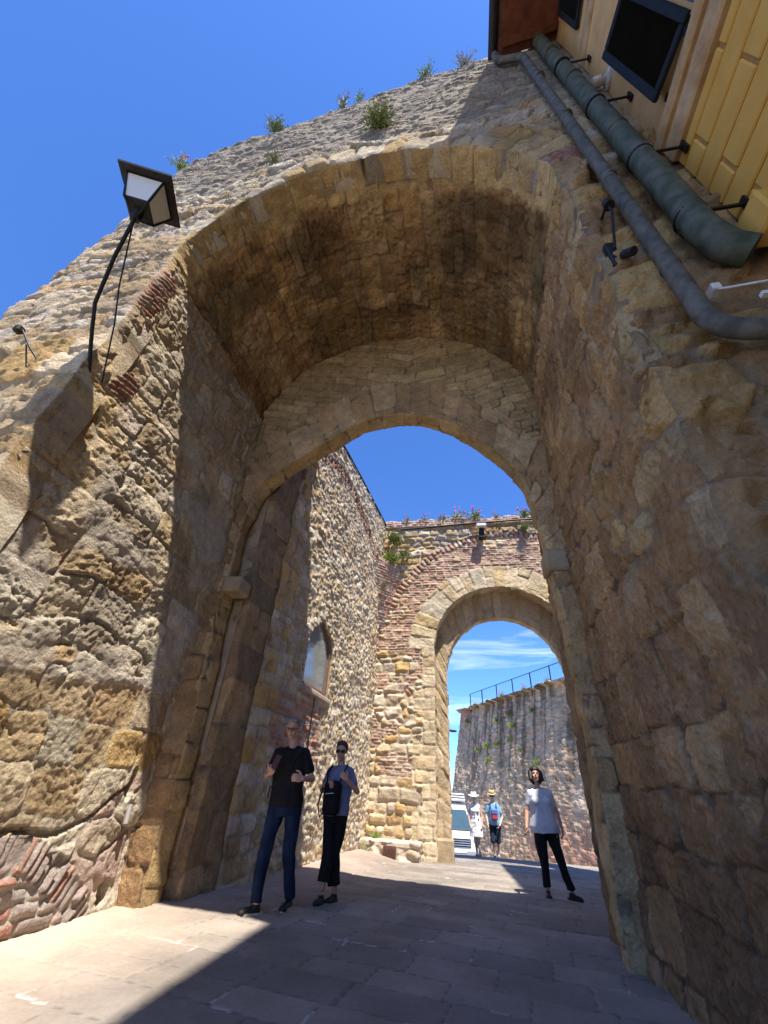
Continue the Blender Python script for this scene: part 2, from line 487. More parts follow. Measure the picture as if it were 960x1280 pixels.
def fac_pos(s, z):
    xe = -5.5 - np.clip(11.5 - z, -2, 20) * .155
    Rr = .8
    xc = xe + Rr
    t = np.clip((-4.3 - s) / .9, 0, None)
    x = np.where(s >= -4.3, s, -4.3 + (xc + 4.3) * np.clip(t, 0, 1))
    y = Yf(x, z)
    g = np.clip(t - 1, 0, 1) * math.pi / 2
    x = x - Rr * np.sin(g); y = y + Rr * (1 - np.cos(g))
    y = y + np.clip(t - 2, 0, 5) * 1.5
    return np.stack([x, y, z], -1)
def fac_surf(s, z):
    A = style(s, z, 'c', .44, .19, WARM + PALE, 11, depth=.022, m=.003, w=.024, jut=.018, tilt=.12, rough=.020, rs=.09, fac=.20, fs=.10, irr=1.0, warp=.9, mort=(.22, .17, .12), miss=.05, pit=.02)
    B = style(s, z, 'c', .27, .10, GREY, 12, depth=.02, m=.006, w=.02, jut=.012, tilt=.1, rough=.012, fac=.15, fs=.06, rs=.08, irr=.5, warp=.25, mort=(.26, .22, .18), miss=.04)
    K = sst(9.3, 9.9, z + (fbm(s / .8, z / .5, 5, 3) - .5) * 1.6 - .0 + .25 * (s > 0))
    o = mix(A, B, K)
    Cc = style(s, z, 'c', .75, .36, BROWN + OCHRE[:2], 13, depth=.04, m=.003, w=.03, jut=.035, tilt=.12, rough=.035, rs=.16, fac=.30, fs=.2, irr=.8, warp=.7, mort=(.3, .22, .14), cj=.15)
    o = mix(o, Cc, sst(1.0, 1.35, s) * sst(8.2, 7.2, z + (fbm(s, z, 8, 2) - .5)))
    D = style(s, z, 'c', .6, .34, OCHRE + WARM, 14, depth=.022, m=.003, w=.02, jut=.014, tilt=.08, rough=.022, rs=.1, fac=.25, fs=.12, irr=.6, warp=.5, mort=(.4, .32, .22))
    o = mix(o, D, sst(-3.1, -3.6, s) * sst(5.6, 4.9, z + (fbm(s / .6, z / .6, 9, 2) - .5)))
    d = pas_d(s, z)
    ang = np.arctan2((z - ZS) / BB, (s - XM) / AA) * 2.4
    V = style(d, ang, 'c', .62, .36, OCHRE + PALE[:2], 15, depth=.03, m=.004, w=.03, jut=.02, tilt=.06, rough=.02, rs=.2, irr=.35, warp=.1, mort=(.32, .25, .17))
    wid = .40 + .22 * sst(-.8, .6, s) - .12 * sst(-2, -3.2, s)
    kv = (d < wid + .08 * (fbm(ang / .3, d, 3, 2) - .5)) * (z > 6.75) * sst(-3.3, -2.3, s)
    o = mix(o, V, kv * 1.0)
    # brick insert at right spring
    E = style(d, ang, 'c', .3, .075, BRICK, 16, depth=.02, m=.006, w=.015, jut=.012, tilt=.05, rough=.01, irr=.3, warp=.1)
    kb = (ang < .75) * (ang > .35) * (d < .5) * (z > 6.8) * (s > 0)
    o = mix(o, E, kb * 1.0)
    o = ((o[0] + .03 * (fbm(s / .9, z / .9, 71, 3) - .5) * 2) * sst(-.01, .10, d), o[1])
    return o
ragtop = lambda s: np.interp(s, [-5.5, -4.0, -2.3, -.67, .3, 1.26], [11.45, 11.8, 12.25, 12.92, 13.2, 13.35]) + .05 * (vn(s / .25, s * 0, 44) - .5) + .04 * (vn(s / .09, s * 0, 45) - .5)
panel('front_wall', GATE, M_STONE, -4.3 - .9 * 3.4, 3.2, 0, 13.6, .028, fac_pos, fac_surf,
      keep=lambda s, z: (pas_d(s, z) > 0) & (z < ragtop(s)) & ((z > 2.4) | (s > -3.0)), snap=pas_d, skirt=.35)

def Yin(x, z, u):
    y0 = Yf(x, z)
    return y0 + u * (5.12 - y0) / 3.15
def pl_pos(u, v): return np.stack([-3.58 + 0 * u, Yin(-3.58, v, u), v], -1)
def Yreal(u, v): return Yin(-3.58, v, u)
def bricks_here(y, z):
    # herringbone fan of a blocked brick arch at the foot of the wall
    cx, cz = 3.35, -.9
    r = np.hypot((y - cx), (z - cz)); an = np.arctan2(z - cz, y - cx)
    ring = style(r, an * 1.47, 'c', 2.0, .078, BRICKW, 31, depth=.022, m=.010, w=.016, jut=.012, tilt=.05, rough=.008, irr=.15, warp=.05, mort=(.48, .42, .35), stain=.15)
    inn = style(y, z, 'c', .30, .085, BRICKW, 32, depth=.022, m=.010, w=.016, jut=.012, tilt=.05, rough=.01, irr=.2, warp=.08, mort=(.48, .42, .35), stain=.15)
    return ring, inn, r
def pl_surf(u, v):
    y = Yreal(u, v); z = v
    A = style(y, z, 'c', .52, .27, WARM + PALE + [(.46, .38, .28)], 21, depth=.020, m=.002, w=.025, jut=.012, tilt=.06, rough=.016, rs=.09, fac=.19, fs=.08, irr=.95, warp=.7, mort=(.47, .41, .33), pit=.012, miss=.03, stain=.3)
    plaster = sst(.43, .55, fbm(y / .8, z / .45, 66, 4))
    pl = (.030 + (fbm(y / .22, z / .22, 67, 6) - .5) * .03 + .12 * facets(y, z, .07, 690), np.array((.56, .48, .38)) * (1 + .5 * (fbm(y / .6, z / .6, 68, 4) - .5))[..., None])
    A = mix(A, pl, plaster * .8 * sst(5.2, 3.6, z))
    B = style(y, z, 'c', .50, .43, OCHRE[:2] + WARM + PALE[:3] + [(.40, .34, .28)], 22, depth=.012, m=.002, w=.016, jut=.006, tilt=.02, rough=.008, rs=.06, fac=.08, fs=.05, irr=.4, warp=.08, mort=(.48, .40, .28), pit=.010, stain=.22)
    # chisel marks
    ch = fbm((y + z * .6) / .035, (z - y * .6) / .09, 70, 3)
    B = (B[0] + (ch - .5) * .022, B[1] * (1 + (ch - .5) * .25)[..., None])
    zz = z - .1 * (y - 3)
    o = mix(A, B, sst(1.92, 1.80, zz + .12))
    U_ = style(y, z, 'c', .62, .33, OCHRE + WARM[:3], 23, depth=.016, m=.002, w=.02, jut=.010, tilt=.05, rough=.016, rs=.12, fac=.25, fs=.1, irr=.7, warp=.5, mort=(.42, .34, .24), stain=.25)
    o = mix(o, U_, sst(2.75, 2.45, y + (z - 4) * .12) * sst(2.7, 3.0, z))
    ring, inn, r = bricks_here(y, z)
    base = style(y, z, 'r', .42, .30, PALE + [(.5, .36, .30), (.46, .34, .27)], 24, depth=.02, m=.003, w=.025, jut=.012, tilt=.08, rough=.014, fac=.2, fs=.09, rs=.14, mort=(.5, .41, .33))
    edge = np.interp(y, [3, 3.9, 4.3, 4.66, 5.1], [.68, .63, .72, .97, 1.3]) + .05 * (fbm(y / .3, z, 5, 2) - .5)
    o = mix(o, base, sst(edge + .03, edge - .03, z))
    o = (o[0] - .05 * (np.abs(z - edge) < .022) * (y < 4.75), o[1])
    o = mix(o, ring, ((r > 1.36) & (r < 1.58) & (z < edge - .03)) * 1.0)
    o = mix(o, inn, ((r <= 1.36) & (z < edge - .03)) * 1.0)
    # red brick patches
    bp = style(y + z, z - y * .3, 'c', .30, .07, BRICK, 25, depth=.03, m=.006, w=.02, jut=.01, rough=.01, irr=.2, warp=.05)
    kb = ((np.abs(y - 2.42 - (z - 4.7) * .1) < .13) & (np.abs(z - 4.68) < .2)) | ((z > 5.65) & (z < 6.55) & (y < 2.24 + .04 * vn(z / .1, z * 0, 4)))
    o = mix(o, bp, kb * 1.0)
    # two dark sockets
    for (a, b, c, d) in ((4.72, 1.0, .055, .13), (4.80, .12, .09, .10)):
        q = ((y - a) / c) ** 2 + ((z - b) / d) ** 2
        o = (o[0] - .16 * sst(1.3, .7, q), o[1])
    foot = sst(.5, 0, z) * .05
    o = (o[0] + foot * fbm(y / .2, z / .2, 12, 3) + .06 * (fbm(y / 1.1, z / .9, 72, 3) - .5), o[1])
    return o[0] * sst(-.01, .09, u), o[1]
panel('passage_wall', GATE, M_STONE, 0, 3.15, -.05, 6.8, .014, pl_pos, pl_surf, skirt=.1, resv=.016)

def va_pos(u, v):
    th = np.clip(v / 7.3, 0, 1) * math.pi
    x = XM - AA * np.cos(th); z = ZS + BB * np.sin(th)
    y = Yin(x, z, u)
    return np.stack([x + .14 * (th / math.pi) ** 3 * u / 3.15, y, z], -1)
def va_surf(u, v):
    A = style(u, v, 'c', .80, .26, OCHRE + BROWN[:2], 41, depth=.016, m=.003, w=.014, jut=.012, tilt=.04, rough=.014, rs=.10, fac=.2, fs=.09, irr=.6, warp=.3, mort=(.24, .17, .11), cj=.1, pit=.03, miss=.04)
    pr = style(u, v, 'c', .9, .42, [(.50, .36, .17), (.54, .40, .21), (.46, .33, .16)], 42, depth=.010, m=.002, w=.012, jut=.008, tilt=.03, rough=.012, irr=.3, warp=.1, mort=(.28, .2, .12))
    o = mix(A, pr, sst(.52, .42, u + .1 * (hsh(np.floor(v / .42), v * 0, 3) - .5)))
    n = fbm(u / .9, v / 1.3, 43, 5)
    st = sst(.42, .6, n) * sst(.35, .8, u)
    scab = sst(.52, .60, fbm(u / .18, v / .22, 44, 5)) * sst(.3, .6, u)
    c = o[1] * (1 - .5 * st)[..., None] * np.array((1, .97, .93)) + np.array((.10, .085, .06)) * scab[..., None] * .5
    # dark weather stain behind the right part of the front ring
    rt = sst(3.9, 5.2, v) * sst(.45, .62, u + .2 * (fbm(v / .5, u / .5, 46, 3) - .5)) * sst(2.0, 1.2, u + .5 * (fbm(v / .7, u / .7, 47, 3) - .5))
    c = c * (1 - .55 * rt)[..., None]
    return (o[0] - .02 * scab) * sst(-.01, .09, u), c
panel('vault', GATE, M_VAULT, 0, 3.15, 0, 7.3, .02, va_pos, va_surf, skirt=.15)

def pr_pos(u, v): return np.stack([1.28 + .14 * u / 3.15, Yin(1.28, v, u), v], -1)
def pr_surf(u, v):
    A = style(u, v, 'c', .62, .40, OCHRE + BROWN + [(.44, .33, .19)], 51, fac=.2, fs=.12, depth=.018, m=.003, w=.018, jut=.015, tilt=.05, rough=.03, rs=.14, irr=.8, warp=.5, mort=(.3, .22, .14), pit=.03)
    cr = (.05 + (fbm(u / .3, v / .5, 52, 6) - .5) * .07, np.array((.27, .20, .125)) * (1 + .9 * (fbm(u / .25, v / .45, 53, 5) - .5))[..., None])
    k_ = sst(.42, .58, fbm(u / 1.1, v / 2.0, 54, 4) + .22 * sst(.4, 1.3, u) - .25 * sst(.45, .1, u) - .12 * sst(2.3, 3.0, u) - .1 * sst(5.5, 7, v))
    A2 = style(u, v, 'c', .60, .40, [(.44, .27, .13), (.36, .22, .11), (.48, .31, .155), (.33, .20, .105)], 58, depth=.022, m=.004, w=.014, jut=.014, tilt=.03, rough=.016, rs=.08, irr=.6, warp=.15, mort=(.15, .11, .07), pit=.02, fac=.22, fs=.12, stain=.4)
    o = mix(A, A2, sst(.2, .5, k_))
    o = mix(o, cr, k_ * .12)
    lo = sst(1.6, .7, v + .5 * (fbm(u / .6, v / .6, 55, 3) - .5))[..., None]
    c = o[1] * (1 - .3 * lo) + np.array((.02, .01, .008)) * lo
    red = sst(.62, .7, fbm(u / .6, v / .4, 56, 3))[..., None] * sst(1.3, .8, v)[..., None] * sst(1.6, .6, u)[..., None]
    c = c * (1 - red * .7) + np.array((.38, .15, .09)) * red * .7
    wht = sst(.6, .72, fbm(u / .08, v / .35, 57, 4) + .08 * (1 - np.abs(u - 1.4)))[..., None] * sst(.8, 1.6, v)[..., None] * sst(4.5, 2.6, v)[..., None]
    c = c * (1 - wht * .3) + np.array((.46, .36, .22)) * wht * .3
    return (o[0] + sst(.7, 0, v) * .05) * sst(-.01, .12, u), c
panel('passage_wall', GATE, M_VAULT, 0, 3.15, -.05, 6.8, .016, pr_pos, pr_surf, flip=True, skirt=.1)

# inner arch wall
OP = np.array([(-3.27, -.1), (-3.3, 1.6), (-3.38, 3.2), (-3.44, 4.5), (-3.3, 5.3), (-2.97, 5.66), (-2.5, 5.95), (-2.01, 6.32), (-1.5, 6.68), (-.95, 6.76), (-.4, 6.62), (.15, 6.24), (.75, 5.58), (1.05, 5.0), (1.16, 4.4), (1.25, 2.5), (1.2, -.1)])
OU = np.array([(-3.72, -.1), (-3.72, 1.6), (-3.72, 3.2), (-3.72, 4.8), (-3.72, 5.9), (-3.72, 7.0), (-3.45, 8.0), (-2.9, 8.8), (-2.1, 9.25), (-1.1, 9.4), (-.2, 9.25), (.6, 8.65), (1.35, 7.4), (1.6, 6.4), (1.62, 4.9), (1.62, 2.5), (1.62, -.1)])
ln = np.concatenate([[0], np.cumsum(np.hypot(*(OP[1:] - OP[:-1]).T))]); LT = ln[-1]
def crv(t, A):
    tt = np.linspace(0, LT, 600)
    out = []
    for i in (0, 1):
        q = np.interp(tt, ln, A[:, i]); q2 = np.convolve(np.pad(q, 7, mode='edge'), np.ones(15) / 15, 'valid')
        w_ = sst(0, .5, tt) * sst(LT, LT - .5, tt)
        q2 = q * (1 - w_) + q2 * w_
        out.append(np.interp(t, tt, q2))
    return out
def ia_pos(t, v):
    a = crv(t, OP); b = crv(t, OU)
    return np.stack([a[0] * (1 - v) + b[0] * v, 5.05 + 0 * t, a[1] * (1 - v) + b[1] * v], -1)
def ia_surf(t, v):
    a = crv(t, OP); b = crv(t, OU)
    L = np.hypot(a[0] - b[0], a[1] - b[1]); d = v * L
    P = ia_pos(t, v); x, z = P[..., 0], P[..., 2]
    ring = style(d, t, 'c', .9, .34, [(.475, .298, .146), (.505, .328, .168), (.415, .257, .125), (.525, .36, .19)], 61, depth=.014, m=.002, w=.014, jut=.014, tilt=.05, rough=.014, irr=.4, warp=.12, mort=(.22, .17, .12))
    ty = style(x, z - .25 * np.abs(x + .8), 'c', .48, .16, [(.48, .32, .15), (.43, .28, .13), (.52, .36, .18), (.40, .26, .12)], 62, depth=.02, m=.003, w=.016, jut=.018, tilt=.08, rough=.014, irr=.7, warp=.5, mort=(.2, .15, .1))
    rim = .78 + .1 * np.round(hsh(np.floor(t / .34), t * 0, 9) * 2) / 2
    o = mix(ring, ty, (d > rim) * 1.0)
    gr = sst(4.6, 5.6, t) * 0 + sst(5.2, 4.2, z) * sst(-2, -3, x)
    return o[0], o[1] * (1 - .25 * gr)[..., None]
IA = panel('inner_arch', GATE, M_VAULT, 0, LT, 0, 1, .022, ia_pos, ia_surf, resv=1 / 120., skirt=.12)
def is_pos(t, v):
    a = crv(t, OP); return np.stack([a[0], v, a[1]], -1)
def is_surf(t, v):
    return style(v, t, 'c', .8, .36, [(.50, .35, .17), (.46, .32, .15), (.52, .38, .20)], 63, depth=.012, m=.002, w=.012, jut=.012, tilt=.05, rough=.012, irr=.4, warp=.12, mort=(.22, .16, .1))
panel('inner_arch_soffit', GATE, M_VAULT, 0, LT, 5.05, 5.34, .025, is_pos, is_surf, flip=True, skirt=.1)
mb = MB(); secs = []
for t in np.linspace(0, LT, 60):
    a = crv(t, OP); b = crv(t, OU)
    n_ = np.array([b[0] - a[0], b[1] - a[1]]); n_ = n_ / np.linalg.norm(n_) * .06
    secs.append([(a[0] + n_[0], 5.12, a[1] + n_[1]), (b[0], 5.12, b[1]), (b[0], 5.38, b[1]), (a[0] + n_[0], 5.38, a[1] + n_[1])])
mb.loft(secs)
# solid masonry behind the faces
mb.box(-5.35, 2.75, -.5, -3.70, 3.9, 11.5); mb.box(-4.9, 2.32, -.5, -3.70, 2.745, 11.5)
mb.box(-5.6, 3.905, -.5, -3.70, 5.4, 9.6); mb.box(-5.5, 5.405, -.5, -3.24, 6.02, 6.9)
mb.box(1.5, 2.1, -.5, 3.3, 3.9, 12.8); mb.box(1.62, 3.905, -.5, 3.3, 5.4, 9.6); mb.box(1.46, 5.405, -.5, 3.3, 5.95, 6.85)
mb.box(-3.695, 2.3, 9.25, -1.0, 3.9, 12.2); mb.box(-.995, 2.3, 9.25, 1.495, 3.9, 12.75); mb.box(-3.695, 3.905, 9.35, 1.615, 5.4, 9.6)
mb.build('masonry_fill', M_CORE, GATE)

def path_pos(pts):
    p = np.array(pts, float); l = np.concatenate([[0], np.cumsum(np.hypot(*(p[1:] - p[:-1]).T))])
    return l[-1], lambda u, v: np.stack([np.interp(u, l, p[:, 0]), np.interp(u, l, p[:, 1]), v], -1)
def big_ashlar(u, v, s=71):
    return style(u, v, 'c', .55, .38, [(.34, .23, .12), (.30, .20, .11), (.38, .26, .14), (.25, .18, .11)], s, depth=.012, m=.002, w=.012, jut=.010, tilt=.03, rough=.014, irr=.5, warp=.12, mort=(.2, .15, .1), pit=.01)
L_, P_ = path_pos([(-3.42, 5.43), (-3.12, 5.43), (-3.08, 6.12)])
panel('rear_jamb', GATE, M_VAULT, 0, L_, -.05, 7.1, .03, P_, big_ashlar, skirt=.1)
L_, P_ = path_pos([(1.46, 5.43), (1.34, 5.43), (1.31, 6.02), (1.9, 6.04)])
panel('rear_jamb', GATE, M_VAULT, 0, L_, -.3, 6.95, .03, P_, lambda u, v: big_ashlar(u, v, 72), skirt=.1, flip=True)
mb = MB(); mb.box(-3.4, 5.0, 3.35, -3.12, 5.36, 3.58, bev=.03); mb.build('corbel_stone', M_CORE, GATE)
mb = MB(); mb.box(1.12, 5.0, 3.55, 1.42, 5.36, 3.85, bev=.03); mb.build('corbel_stone', M_CORE, GATE)
mb = MB(); mb.box(-3.14, 6.25, 6.85, -2.9, 6.55, 7.25, bev=.06)
mb.build('corbel_stone', M_CORE, GATE)

# ================================================================== COURTYARD WALL (left)
CW = thing('courtyard_wall', 'sunlit rubble stone wall with a pointed window left of the far gate', 'wall', (-2.95, 9.5, 0))
cd = math.hypot(.31, 7.25)
def cwx(y): return -3.06 + (y - 6.12) * .31 / 7.25
topc = lambda y: np.interp(y, [6.1, 6.5, 6.9, 7.7, 9.7, 13.1, 13.6], [7.4, 7.9, 8.26, 8.74, 9.06, 9.52, 9.58])
def win_d(y, z, g=0):
    h = np.clip(z - 3.42, 0, None) * 2.0
    a = np.maximum(np.hypot(y - 7.72, h), np.hypot(y - 9.17, h)) - 1.45 - g
    lo = np.maximum(np.abs(y - 8.445) - .725, 2.62 - z) - g
    return np.where(z > 3.42, a, lo)
def cw_pos(y, z): return np.stack([cwx(y), y, z], -1)
arcz = lambda y: np.interp(y, [6.1, 6.43, 7.18, 7.8, 8.38, 9.2, 10.04, 11.1, 12.12, 12.7, 13.03, 13.4], [6.4, 7.04, 7.62, 7.9, 8.03, 8.12, 8.07, 7.9, 7.5, 7.2, 6.87, 6.5])
def cw_surf(y, z):
    A = style(y, z, 'c', .27, .12, PALE + WARM[:3] + [(.62, .55, .43)], 81, depth=.022, m=.003, w=.018, jut=.014, tilt=.14, rough=.02, rs=.09, fac=.28, fs=.1, irr=1.1, warp=1.3, mort=(.47, .38, .265), cj=.10, stain=.22)
    A2 = style(y, z, 'r', .20, .13, PALE + WARM[:3], 86, depth=.022, m=.003, w=.018, jut=.014, tilt=.14, rough=.02, rs=.09, fac=.28, fs=.1, mort=(.47, .38, .265), cj=.10, stain=.22)
    A = mix(A, A2, sst(.47, .53, fbm(y / .9, z / .7, 87, 3)))
    B = style(y, z, 'c', .3, .10, BRICKW[1:4] + BRICK, 82, depth=.03, m=.008, w=.02, jut=.015, tilt=.05, rough=.01, irr=.3, warp=.15, mort=(.46, .38, .3))
    o = mix(A, B, sst(.0, .1, .55 - np.abs(z - 1.95) + .5 * (fbm(y / .5, z / .4, 83, 3) - .5)) * sst(9.1, 8.8, y) * 1.0)
    da = z - arcz(y)
    D = style(da, y, 'c', .5, .105, BRICK + PALE[:1], 84, depth=.05, m=.012, w=.015, jut=.01, irr=.15, warp=.05, rough=.01, mort=(.22, .16, .12))
    o = mix(o, D, ((da > -.01) & (da < .2)) * 1.0)
    o = (o[0] + .05 * (da > .2) + .04 * (fbm(y / 1.2, z / 1.2, 88, 2) - .5), o[1])
    Q = style(y, z, 'c', .4, .25, PALE + OCHRE, 85, depth=.03, m=.004, w=.03, jut=.02, rough=.02, irr=.5, warp=.3)
    return mix(o, Q, sst(6.9, 6.7, y) * 1.0)
wall = panel('wall', CW, M_FAR, 6.12, 13.5, -.6, 9.7, .03, cw_pos, cw_surf,
      keep=lambda y, z: (win_d(y, z) > 0) & (z < topc(y) + .04 * vn(y / .3, y * 0, 7)), snap=win_d, skirt=.25, wob=.02)
mb = MB()
mb.box(-4.4, 6.13, -.6, -3.42, 13.4, 7.3); mb.box(-4.4, 7.4, 7.305, -3.2, 13.4, 8.5); mb.box(-4.4, 9.6, 8.505, -3.1, 13.4, 8.95)
mb.build('masonry_fill', M_CORE, CW)
# window: reveal, sill, frame, pane
def win_curve(g, n=40):
    w = .725 - g; pts = [(8.445 - w, 2.62 + g), (8.445 - w, 3.42)]
    for i in range(1, n):
        y = 8.445 - w + 2 * w * i / n
        rr = 1.45 - g
        c = 9.17 if y < 8.445 else 7.72
        h = math.sqrt(max(rr * rr - (y - c) ** 2, 0)) / 2.0
        pts.append((y, 3.42 + h))
    pts += [(8.445 + w, 3.42), (8.445 + w, 2.62 + g)]
    return pts
cu = win_curve(0)
mb = MB(); nn = len(cu)
o0 = [(cwx(y) - .0, y, z) for y, z in cu]; o1 = [(cwx(y) - .33, y, z) for y, z in cu]
o0b = [(cwx(y) - .0, 8.445 + (y - 8.445) * 1.07, z + .05) for y, z in cu]; o1b = [(cwx(y) - .33, 8.445 + (y - 8.445) * 1.07, z + .05) for y, z in cu]
mb.loft([[o0[i], o1[i], o1b[i], o0b[i]] for i in range(nn)])
WREV = mb.build('window_reveal', M_CORE, CW)
WIN = None
cf = win_curve(.02); cg = win_curve(.10)
mb = MB()
def cx_(y, off): return cwx(y) - off
secs = [[(cx_(a[0], .03), a[0], a[1]), (cx_(b[0], .03), b[0], b[1]), (cx_(b[0], .10), b[0], b[1]), (cx_(a[0], .10), a[0], a[1])] for a, b in zip(cf, cg)]
secs.append(secs[0]); mb.loft(secs)
WIN = mb.build('window', plain('brown_wood', (.20, .11, .07), .6, 0, .2, 20), CW)
mb = MB(); mb.prism([(cx_(y, .07), y, z) for y, z in cg], (-.02, 0, 0))
mg, nt, b_ = newmat('window_glass')
b_.inputs['Base Color'].default_value = (.18, .22, .24, 1); b_.inputs['Roughness'].default_value = .06; b_.inputs['Specular IOR Level'].default_value = 1.0
mb.build('pane', mg, WIN)
mb = MB(); mb.box(-3.25, 7.62, 2.52, -2.86, 9.27, 2.615, bev=.02); mb.build('sill', plain('stone_sill', (.42, .34, .27), .9, 0, .15, 10, .3), WIN)
mb = MB(); mb.tube([(cwx(y) + .06, y, topc(y) + .03) for y in np.linspace(6.6, 13.3, 14)], .045, 8)
mb.build('gutter', M_IRON, CW)
mb = MB(); mb.tube([(cwx(8.3) + .06, 8.3, 2.5), (cwx(8.3) + .05, 8.31, 1.9), (cwx(8.3) + .07, 8.3, 1.1)], .012, 6); mb.build('cable', M_IRON, CW)
# hood stones over window
M_LIME = plain('pale_limestone', (.62, .56, .46), .9, 0, .12, 12, .4)
for i in range(3):
    y0 = 7.55 + i * .27; zz = 3.62 + .22 * i; mb = MB()
    mb.box(cwx(y0) - .05, y0, zz, cwx(y0) + .05, y0 + .26, zz + .13, bev=.03); mb.build('hood_stone', M_LIME, CW)


# ================================================================== FAR GATE
FG = thing('inner_gate', 'brick and stone archway at the far end of the courtyard, plants on top', 'gate', (1.25, 14, -.3))
FX, FA, FZ, FB = 1.25, 2.15, 4.9, 2.05
fg_d = lambda x, z: pas_d(x, z, FX, FA, FZ, FB)
YG = 13.3
def fg_pos(x, z): return np.stack([x, YG + 0 * x, z], -1)
def fg_surf(x, z):
    FBR = [(.46, .28, .20), (.50, .33, .24), (.44, .27, .19), (.50, .37, .28), (.42, .24, .17)]
    br = style(x, z, 'c', .28, .085, FBR, 91, depth=.025, m=.008, w=.02, jut=.012, tilt=.05, rough=.01, irr=.25, warp=.2, mort=(.50, .42, .33))
    st = style(x, z, 'c', .40, .24, PALE + OCHRE + WARM[:2], 92, depth=.05, m=.005, w=.06, jut=.025, tilt=.12, rough=.02, rs=.15, irr=.6, warp=.35, mort=(.46, .38, .28))
    rb = style(x, z, 'r', .3, .2, PALE + WARM + BRICK[:1], 93, depth=.05, m=.005, w=.06, jut=.02, tilt=.2, rough=.02, mort=(.5, .41, .3))
    ash = style(x, z, 'c', .5, .30, [(.58, .46, .30), (.54, .42, .27), (.60, .49, .33), (.52, .39, .24)], 94, depth=.02, m=.004, w=.02, jut=.008, tilt=.03, rough=.01, irr=.3, warp=.08, mort=(.5, .42, .3))
    n = fbm(x / .7, z / .55, 95, 3)
    o = mix(st, br, sst(.53, .58, n))
    o = mix(o, rb, sst(.5, .6, fbm(x / .8, z / .6, 96, 3)) * sst(4.8, 4.3, z))
    o = mix(o, st, sst(1.6, 1.2, z) * .9)
    rr = np.hypot(x - 1.75, z - 4.6)
    inside = rr < 4.3
    o = mix(o, br, inside * (z > 4.9) * sst(.25, .45, fbm(x / .6, z / .5, 97, 3)) * 1.0)
    o = mix(o, st, (rr > 4.55) * (z > 6.4) * 1.0)
    aj = -1.25 - .28 * (hsh(np.floor(z / .6), z * 0, 31) > .5)
    o = mix(o, ash, ((x > aj) & (z < 5.2)) * 1.0)
    d = fg_d(x, z); ang = np.arctan2((z - FZ) / FB, (x - FX) / FA)
    vo = style(d, ang * 2.3, 'c', 1.1, .34, [(.58, .47, .30), (.52, .40, .25), (.60, .50, .36), (.48, .36, .20), (.56, .48, .36)], 98, depth=.02, m=.004, w=.02, jut=.01, tilt=.03, rough=.012, irr=.35, warp=.08, mort=(.5, .42, .3))
    o = mix(o, vo, ((d < .78 + .06 * (vn(ang * 6, ang, 3) - .5)) & (z > FZ)) * 1.0)
    de = style(rr, np.arctan2(z - 4.6, x - 1.75) * 4.4, 'c', .6, .17, FBR + [(.52, .44, .34)], 99, depth=.035, m=.02, w=.02, jut=.01, irr=.1, warp=.02, rough=.01, mort=(.20, .14, .1))
    o = mix(o, (de[0] + .01, de[1]), ((rr > 4.28) & (rr < 4.55) & (z > 6.2)) * 1.0)
    tp = (z > 9.42) * 1.0
    o = mix(o, (br[0] + .09, br[1]), tp)
    return o
rt2 = lambda x: 9.66 + .12 * (vn(x / .5, x * 0, 3) - .3) + .05 * vn(x / .12, x * 0, 4)
panel('front_wall', FG, M_FAR, -2.9, 4.6, -.7, 10.0, .028, fg_pos, fg_surf, keep=lambda x, z: (fg_d(x, z) > 0) & (z < rt2(x)), snap=fg_d, skirt=.3, wob=.02)
def arch_path(a, zs, b, z0):
    n = 60; pts = [(FX - a, z0)] + [(FX - a * math.cos(math.pi * i / n), zs + b * math.sin(math.pi * i / n)) for i in range(n + 1)] + [(FX + a, z0)]
    p = np.array(pts); l = np.concatenate([[0], np.cumsum(np.hypot(*(p[1:] - p[:-1]).T))])
    return l[-1], (lambda t: (np.interp(t, l, p[:, 0]), np.interp(t, l, p[:, 1])))
L1, c1 = arch_path(FA, FZ, FB, -.7)
def so_surf(t, v, s=111):
    return style(v, t, 'c', .5, .34, [(.50, .37, .22), (.45, .33, .19), (.54, .42, .27), (.42, .32, .2)], s, depth=.02, m=.004, w=.02, jut=.01, rough=.012, irr=.35, warp=.08, mort=(.36, .28, .19))
panel('arch_soffit', FG, M_FAR, 0, L1, YG, YG + .45, .04, lambda t, v: np.stack([c1(t)[0], v, c1(t)[1]], -1), so_surf, flip=True, skirt=.1, wob=.02)
IA2 = 1.80; L2, c2 = arch_path(IA2, 4.15, 1.9, -.7)
def ring_pos(t, v):
    f = t / L2
    a = c2(t); b = c1(f * L1)
    return np.stack([a[0] * (1 - v) + b[0] * v, YG + .45 + 0 * t, a[1] * (1 - v) + b[1] * v], -1)
panel('inner_ring', FG, M_FAR, 0, L2, 0, 1.25, .04, ring_pos, lambda t, v: so_surf(t, v * .35, 112), resv=.1, skirt=.1, wob=.01)
panel('inner_ring_soffit', FG, M_FAR, 0, L2, YG + .45, YG + .75, .05, lambda t, v: np.stack([c2(t)[0], v, c2(t)[1]], -1), lambda t, v: so_surf(t, v, 113), flip=True, skirt=.1, wob=.01)
mb = MB()
mb.box(-2.9, 13.48, -.9, -1.06, 14.05, 9.4); mb.box(3.56, 13.48, -.9, 4.6, 14.05, 9.4); mb.box(-1.055, 13.48, 7.12, 3.555, 14.05, 9.4)
mb.box(-1.055, 13.87, -.9, -.68, 14.05, 7.115); mb.box(3.18, 13.87, -.9, 3.555, 14.05, 7.115); mb.box(-.675, 13.87, 6.2, 3.175, 14.05, 7.115)
mb.build('masonry_fill', M_CORE, FG)
mb = MB(); mb.box(-.96, 13.52, -.6, -.48, 14.0, .10, bev=.04); mb.build('plinth_stone', M_CORE, FG)
